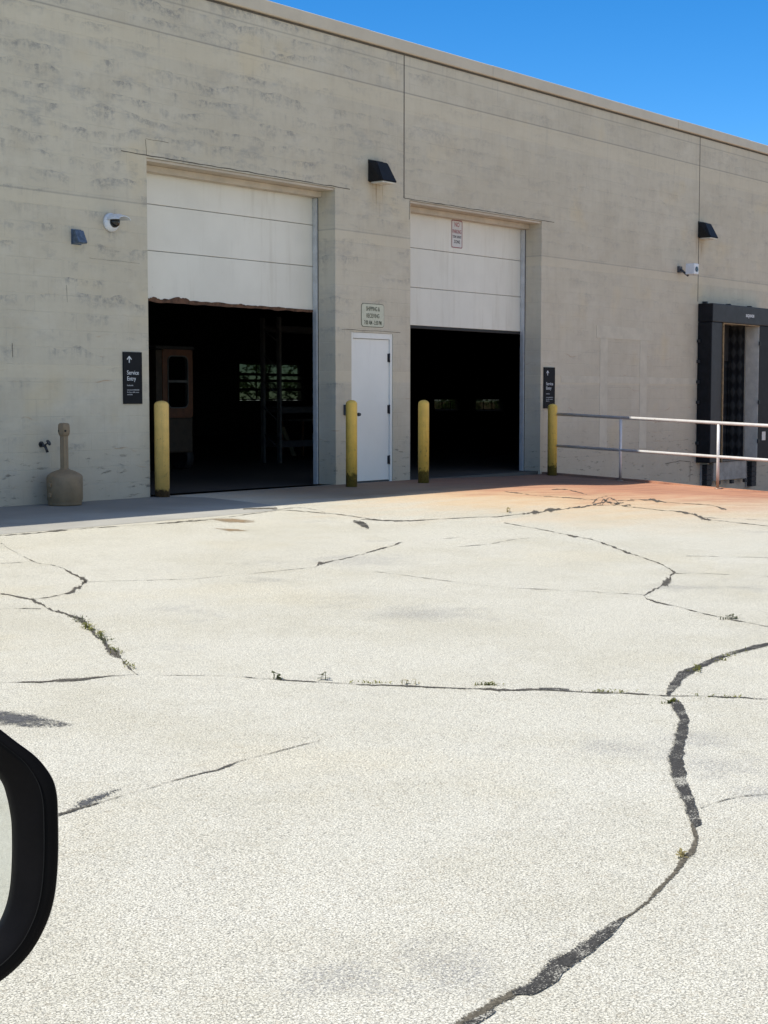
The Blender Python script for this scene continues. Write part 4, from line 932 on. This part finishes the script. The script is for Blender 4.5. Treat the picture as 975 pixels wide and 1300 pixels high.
for args in (
    ((5.98,-7.21), 26, .035, .22, M['darkweed'], 'dark scrubby weed at the top of the mossy crack, left side of the pavement', 1, .6, 1.03),
    ((5.80,-7.50), 34, .05, .11, M['weed'], 'bright yellow green weed halfway down the mossy crack on the left', 2, .7, 1.03),
    ((5.70,-7.72), 24, .04, .08, M['weed'], 'second yellow green tuft just below the bright one in the mossy crack', 3, .7, 1.03),
    ((5.58,-7.90), 28, .035, .12, M['darkweed'], 'dark weedy clump below the yellow green tufts in the mossy crack', 4, .6, 1.03),
    ((5.38,-8.22), 22, .035, .11, M['weed'], 'olive weed low in the mossy crack on the left', 5, .5, 1.03),
    ((5.16,-8.58), 20, .025, .12, M['weed'], 'short green weed at the lower end of the mossy crack', 6, .5, 1.03),
    ((5.40,-9.38), 9, .06, .04, M['darkweed'], 'small upright sprout, leftmost on the long straight joint', 7, .8, -.95),
    ((5.53,-9.55), 6, .06, .03, M['darkweed'], 'thin upright sprout, second from the left on the long straight joint', 8, .6, -.95),
    ((5.63,-9.78), 22, .022, .10, M['weed'], 'low yellow green weed on the straight joint left of its middle', 9, .4, -.95),
    ((5.73,-9.93), 7, .06, .05, M['dry'], 'dry thin sprig near the middle of the straight joint', 10, .3, -.95),
    ((5.95,-10.21), 34, .03, .06, M['weed'], 'largest grass tuft on the long straight joint', 11, .3, -.95),
    ((6.19,-10.74), 26, .025, .10, M['weed'], 'short green weed on the straight joint before the wide tar seam', 12, .4, -.95),
    ((6.16,-11.07), 26, .035, .04, M['weed'], 'green weed at the junction of the joint and the wide tar seam', 13, .4, -.3),
    ((6.97,-10.78), 22, .035, .10, M['weed'], 'small weed in the curved crack at right above the joint', 14, .5, .2),
    ((7.43,-10.71), 24, .03, .20, M['weed'], 'low mossy growth further along the curved crack at right', 15, .4, .2),
    ((4.14,-12.21), 26, .022, .035, M['dry'], 'dry yellow weed in the sandy crack between the two tar seams', 16, .5, .4),
    ((8.69,-10.12), 24, .045, .09, M['darkweed'], 'dark green weed tuft in the zigzag crack near the right edge', 18, .5, -.5),
    ((6.43,-11.18), 30, .015, .18, M['weed'], 'mossy strip in the straight joint at the far right', 19, .5, -.95),
    ((14.45,-4.50), 10, .12, .10, M['dry'], 'thin dry sprig standing in the far crack below the doors', 20, .3, .4),
): weed(*args)
for i, (x, y, s, lab) in enumerate(((5.82,-6.9,.022,'tiny dark pebble right of the mossy crack, left side of the pavement'),(3.85,-12.55,.012,'tiny dark pebble on open pavement right of the long curved crack'))):
    pass

# ------------------------------------------------------------------ car door mirror (passenger side, near the camera)
RT = Vector((.62955576,-.7769553,0)); UP = Vector((0,0,1)); FW = Vector((.7769553,.62955576,0))
FWt = (FW*math.cos(R(3.2)) - UP*math.sin(R(3.2))).normalized()          # the mirror looks back and slightly up
UPt = RT.cross(FWt).normalized()
P0 = Vector((.54786773,-13.67546316,.97439929)); S = .9/1960
DEEP = (P0-Vector((0,-14.40159694,1.24))).normalized()                  # the shell runs straight back
def mp(px_, py_, d): return P0 + RT*((px_-10)*S) - UPt*((py_-1085)*S) + DEEP*d
OUT = [(-60,893),(-140,872),(-240,866),(-330,880),(-390,920),(-418,990),(-420,1080),(-405,1170),(-365,1235),(-290,1275),(-190,1288),(-100,1283),(-40,1266),(2,1247),(36,1215),(58,1178),(70,1140),(75,1090),(75,1030),(73,1003),(66,983),(48,960),(22,940),(-15,913)]
def resample(pts, n):
    # closed Catmull-Rom curve through the points
    m = len(pts); out = []
    for i in range(n):
        u = i/n*m; k = int(u); t = u-k
        p = [Vector(pts[(k+j-1)%m]) for j in range(4)]
        out.append(.5*((2*p[1])+(p[2]-p[0])*t+(2*p[0]-5*p[1]+4*p[2]-p[3])*t*t+(3*p[1]-p[0]-3*p[2]+p[3])*t**3))
    return out
NO = 120
outl = resample(OUT, NO)
INN = [(-70,945),(-140,928),(-230,922),(-310,932),(-355,965),(-375,1020),(-375,1085),(-362,1150),(-330,1200),(-270,1228),(-190,1240),(-115,1235),(-70,1222),(-35,1205),(-10,1185),(4,1160),(12,1130),(15,1090),(15,1050),(13,1030),(9,1010),(2,990),(-15,970),(-40,955)]
innl = resample(INN, NO)
cen = Vector((-170,1080))
t = thing('car_door_mirror', tuple(P0 - UP*.1 - RT*.08), 'black car door mirror reflecting pale ground at the left edge', 'car mirror')
def loop(bm, pts, d, s=1.0): return [bm.verts.new(mp(cen.x+(p.x-cen.x)*s, cen.y+(p.y-cen.y)*s, d)) for p in pts]
def skin(bm, loops):
    for A, B in zip(loops, loops[1:]):
        for i in range(NO):
            f = bm.faces.new((A[i],A[(i+1)%NO],B[(i+1)%NO],B[i])); f.smooth = True
bm = bmesh.new()
Ls = [loop(bm, outl, .004, .992), loop(bm, outl, .012, 1.0), loop(bm, outl, .035, .99), loop(bm, outl, .065, .94), loop(bm, outl, .09, .84), loop(bm, outl, .105, .65), loop(bm, outl, .112, .35)]
skin(bm, Ls); bm.faces.new(Ls[-1]); obj('shell', bm, M['mirblack'], t)
bm = bmesh.new()
def mixl(f): return [outl[i]*(1-f)+innl[i]*f for i in range(NO)]
Ls = [loop(bm, mixl(.02), .0035), loop(bm, mixl(.12), .0), loop(bm, mixl(.45), .002), loop(bm, mixl(.85), .008), loop(bm, mixl(.97), .012), loop(bm, mixl(.99), .022)]
skin(bm, Ls); obj('bezel', bm, M['bezel'], t)
bm = bmesh.new(); Ls = [loop(bm, mixl(.30), .0008), loop(bm, mixl(.315), -.0004), loop(bm, mixl(.33), .0009)]; skin(bm, Ls); obj('bezel_seam', bm, M['seam'], t)
bm = bmesh.new(); g = loop(bm, innl, .018); bm.faces.new(g); obj('mirror_glass', bm, M['mirror'], t)
bm = bmesh.new(); tube(bm, mp(-380,1240,.05), mp(-560,1330,.04), .028, .036, n=20); obj('arm', bm, M['mirblack'], t)
bm = bmesh.new()
q = [mp(-560,1270,-.03), mp(-560,1400,-.03), mp(-560,1400,.14), mp(-560,1290,.12)]
a = [bm.verts.new(v) for v in q]; b = [bm.verts.new(v-RT*.03) for v in q]
bm.faces.new(a); bm.faces.new(b[::-1])
for i in range(4): bm.faces.new((a[i],b[i],b[(i+1)%4],a[(i+1)%4]))
obj('mounting_foot', bm, M['mirblack'], t)

# ------------------------------------------------------------------ light, sky, camera
SUN_EL, SUN_AZ = 56.0, 63.0       # azimuth measured from +Y towards -X
w = bpy.data.worlds.new('World'); sc.world = w; w.use_nodes = True
nt = w.node_tree; bg = nt.nodes['Background']
sky = nt.nodes.new('ShaderNodeTexSky'); sky.sky_type = 'NISHITA'; sky.sun_disc = False
sky.sun_elevation = R(SUN_EL); sky.sun_rotation = R(-SUN_AZ); sky.air_density = .75; sky.dust_density = .15; sky.ozone_density = 5.0; sky.altitude = 300
hs = nt.nodes.new('ShaderNodeHueSaturation'); hs.inputs['Saturation'].default_value = 1.32; hs.inputs['Value'].default_value = 1.0
nt.links.new(sky.outputs[0], hs.inputs['Color']); 
def wn(typ, **kw):
    d_ = nt.nodes.new('ShaderNode'+typ)
    for k_, v_ in kw.items():
        if k_ in d_.inputs: d_.inputs[k_].default_value = v_
        else: setattr(d_, k_, v_)
    return d_
# unseen white clouds behind the camera, added as fill light for the shaded wall
tc = wn('TexCoord'); sx = wn('SeparateXYZ'); nt.links.new(tc.outputs['Generated'], sx.inputs[0])
cn = wn('TexNoise', Scale=3.2, Detail=7.0, Roughness=.6); nt.links.new(tc.outputs['Generated'], cn.inputs['Vector'])
def mr(src, lo, hi):
    d_ = wn('MapRange', interpolation_type='SMOOTHSTEP'); nt.links.new(src, d_.inputs[0]); d_.inputs[1].default_value = lo; d_.inputs[2].default_value = hi
    return d_.outputs[0]
ng = wn('Math', operation='MULTIPLY'); nt.links.new(sx.outputs[1], ng.inputs[0]); ng.inputs[1].default_value = -1.0
m1 = wn('Math', operation='MULTIPLY'); nt.links.new(mr(cn.outputs['Fac'], .44, .60), m1.inputs[0]); nt.links.new(mr(ng.outputs[0], .05, .45), m1.inputs[1])
m2 = wn('Math', operation='MULTIPLY'); nt.links.new(m1.outputs[0], m2.inputs[0]); nt.links.new(mr(sx.outputs[2], .03, .16), m2.inputs[1])
cm = wn('Mix', data_type='RGBA'); nt.links.new(m2.outputs[0], cm.inputs[0]); nt.links.new(hs.outputs[0], cm.inputs[6]); cm.inputs[7].default_value = (4.5, 4.3, 3.9, 1)
nt.links.new(cm.outputs[2], bg.inputs[0]); bg.inputs[1].default_value = .148
sd_ = bpy.data.lights.new('sun', 'SUN'); sd_.energy = 4.4; sd_.angle = R(.53); sd_.color = (1.0, .94, .83)
so = bpy.data.objects.new('sun', sd_); COL.objects.link(so)
d = Vector((-math.sin(R(SUN_AZ))*math.cos(R(SUN_EL)), math.cos(R(SUN_AZ))*math.cos(R(SUN_EL)), math.sin(R(SUN_EL))))
so.rotation_euler = d.to_track_quat('Z', 'Y').to_euler(); so.location = (10, 10, 40)

cd = bpy.data.cameras.new('camera'); cd.sensor_width = 36; cd.sensor_height = 36; cd.sensor_fit = 'AUTO'
cd.lens = 1960/1300*36; cd.clip_start = .02; cd.clip_end = 2000
co = bpy.data.objects.new('camera', cd); COL.objects.link(co)
fwd = Vector((.77483786, .62784003, -.07377797)); co.location = (0, -14.40159694, 1.24)
co.rotation_euler = fwd.to_track_quat('-Z', 'Y').to_euler()
sc.camera = co
sc.render.engine = 'CYCLES'
vs_ = sc.view_settings; vs_.view_transform = 'Standard'; vs_.look = 'None'; vs_.gamma = 1; vs_.exposure = .34; vs_.use_curve_mapping = False
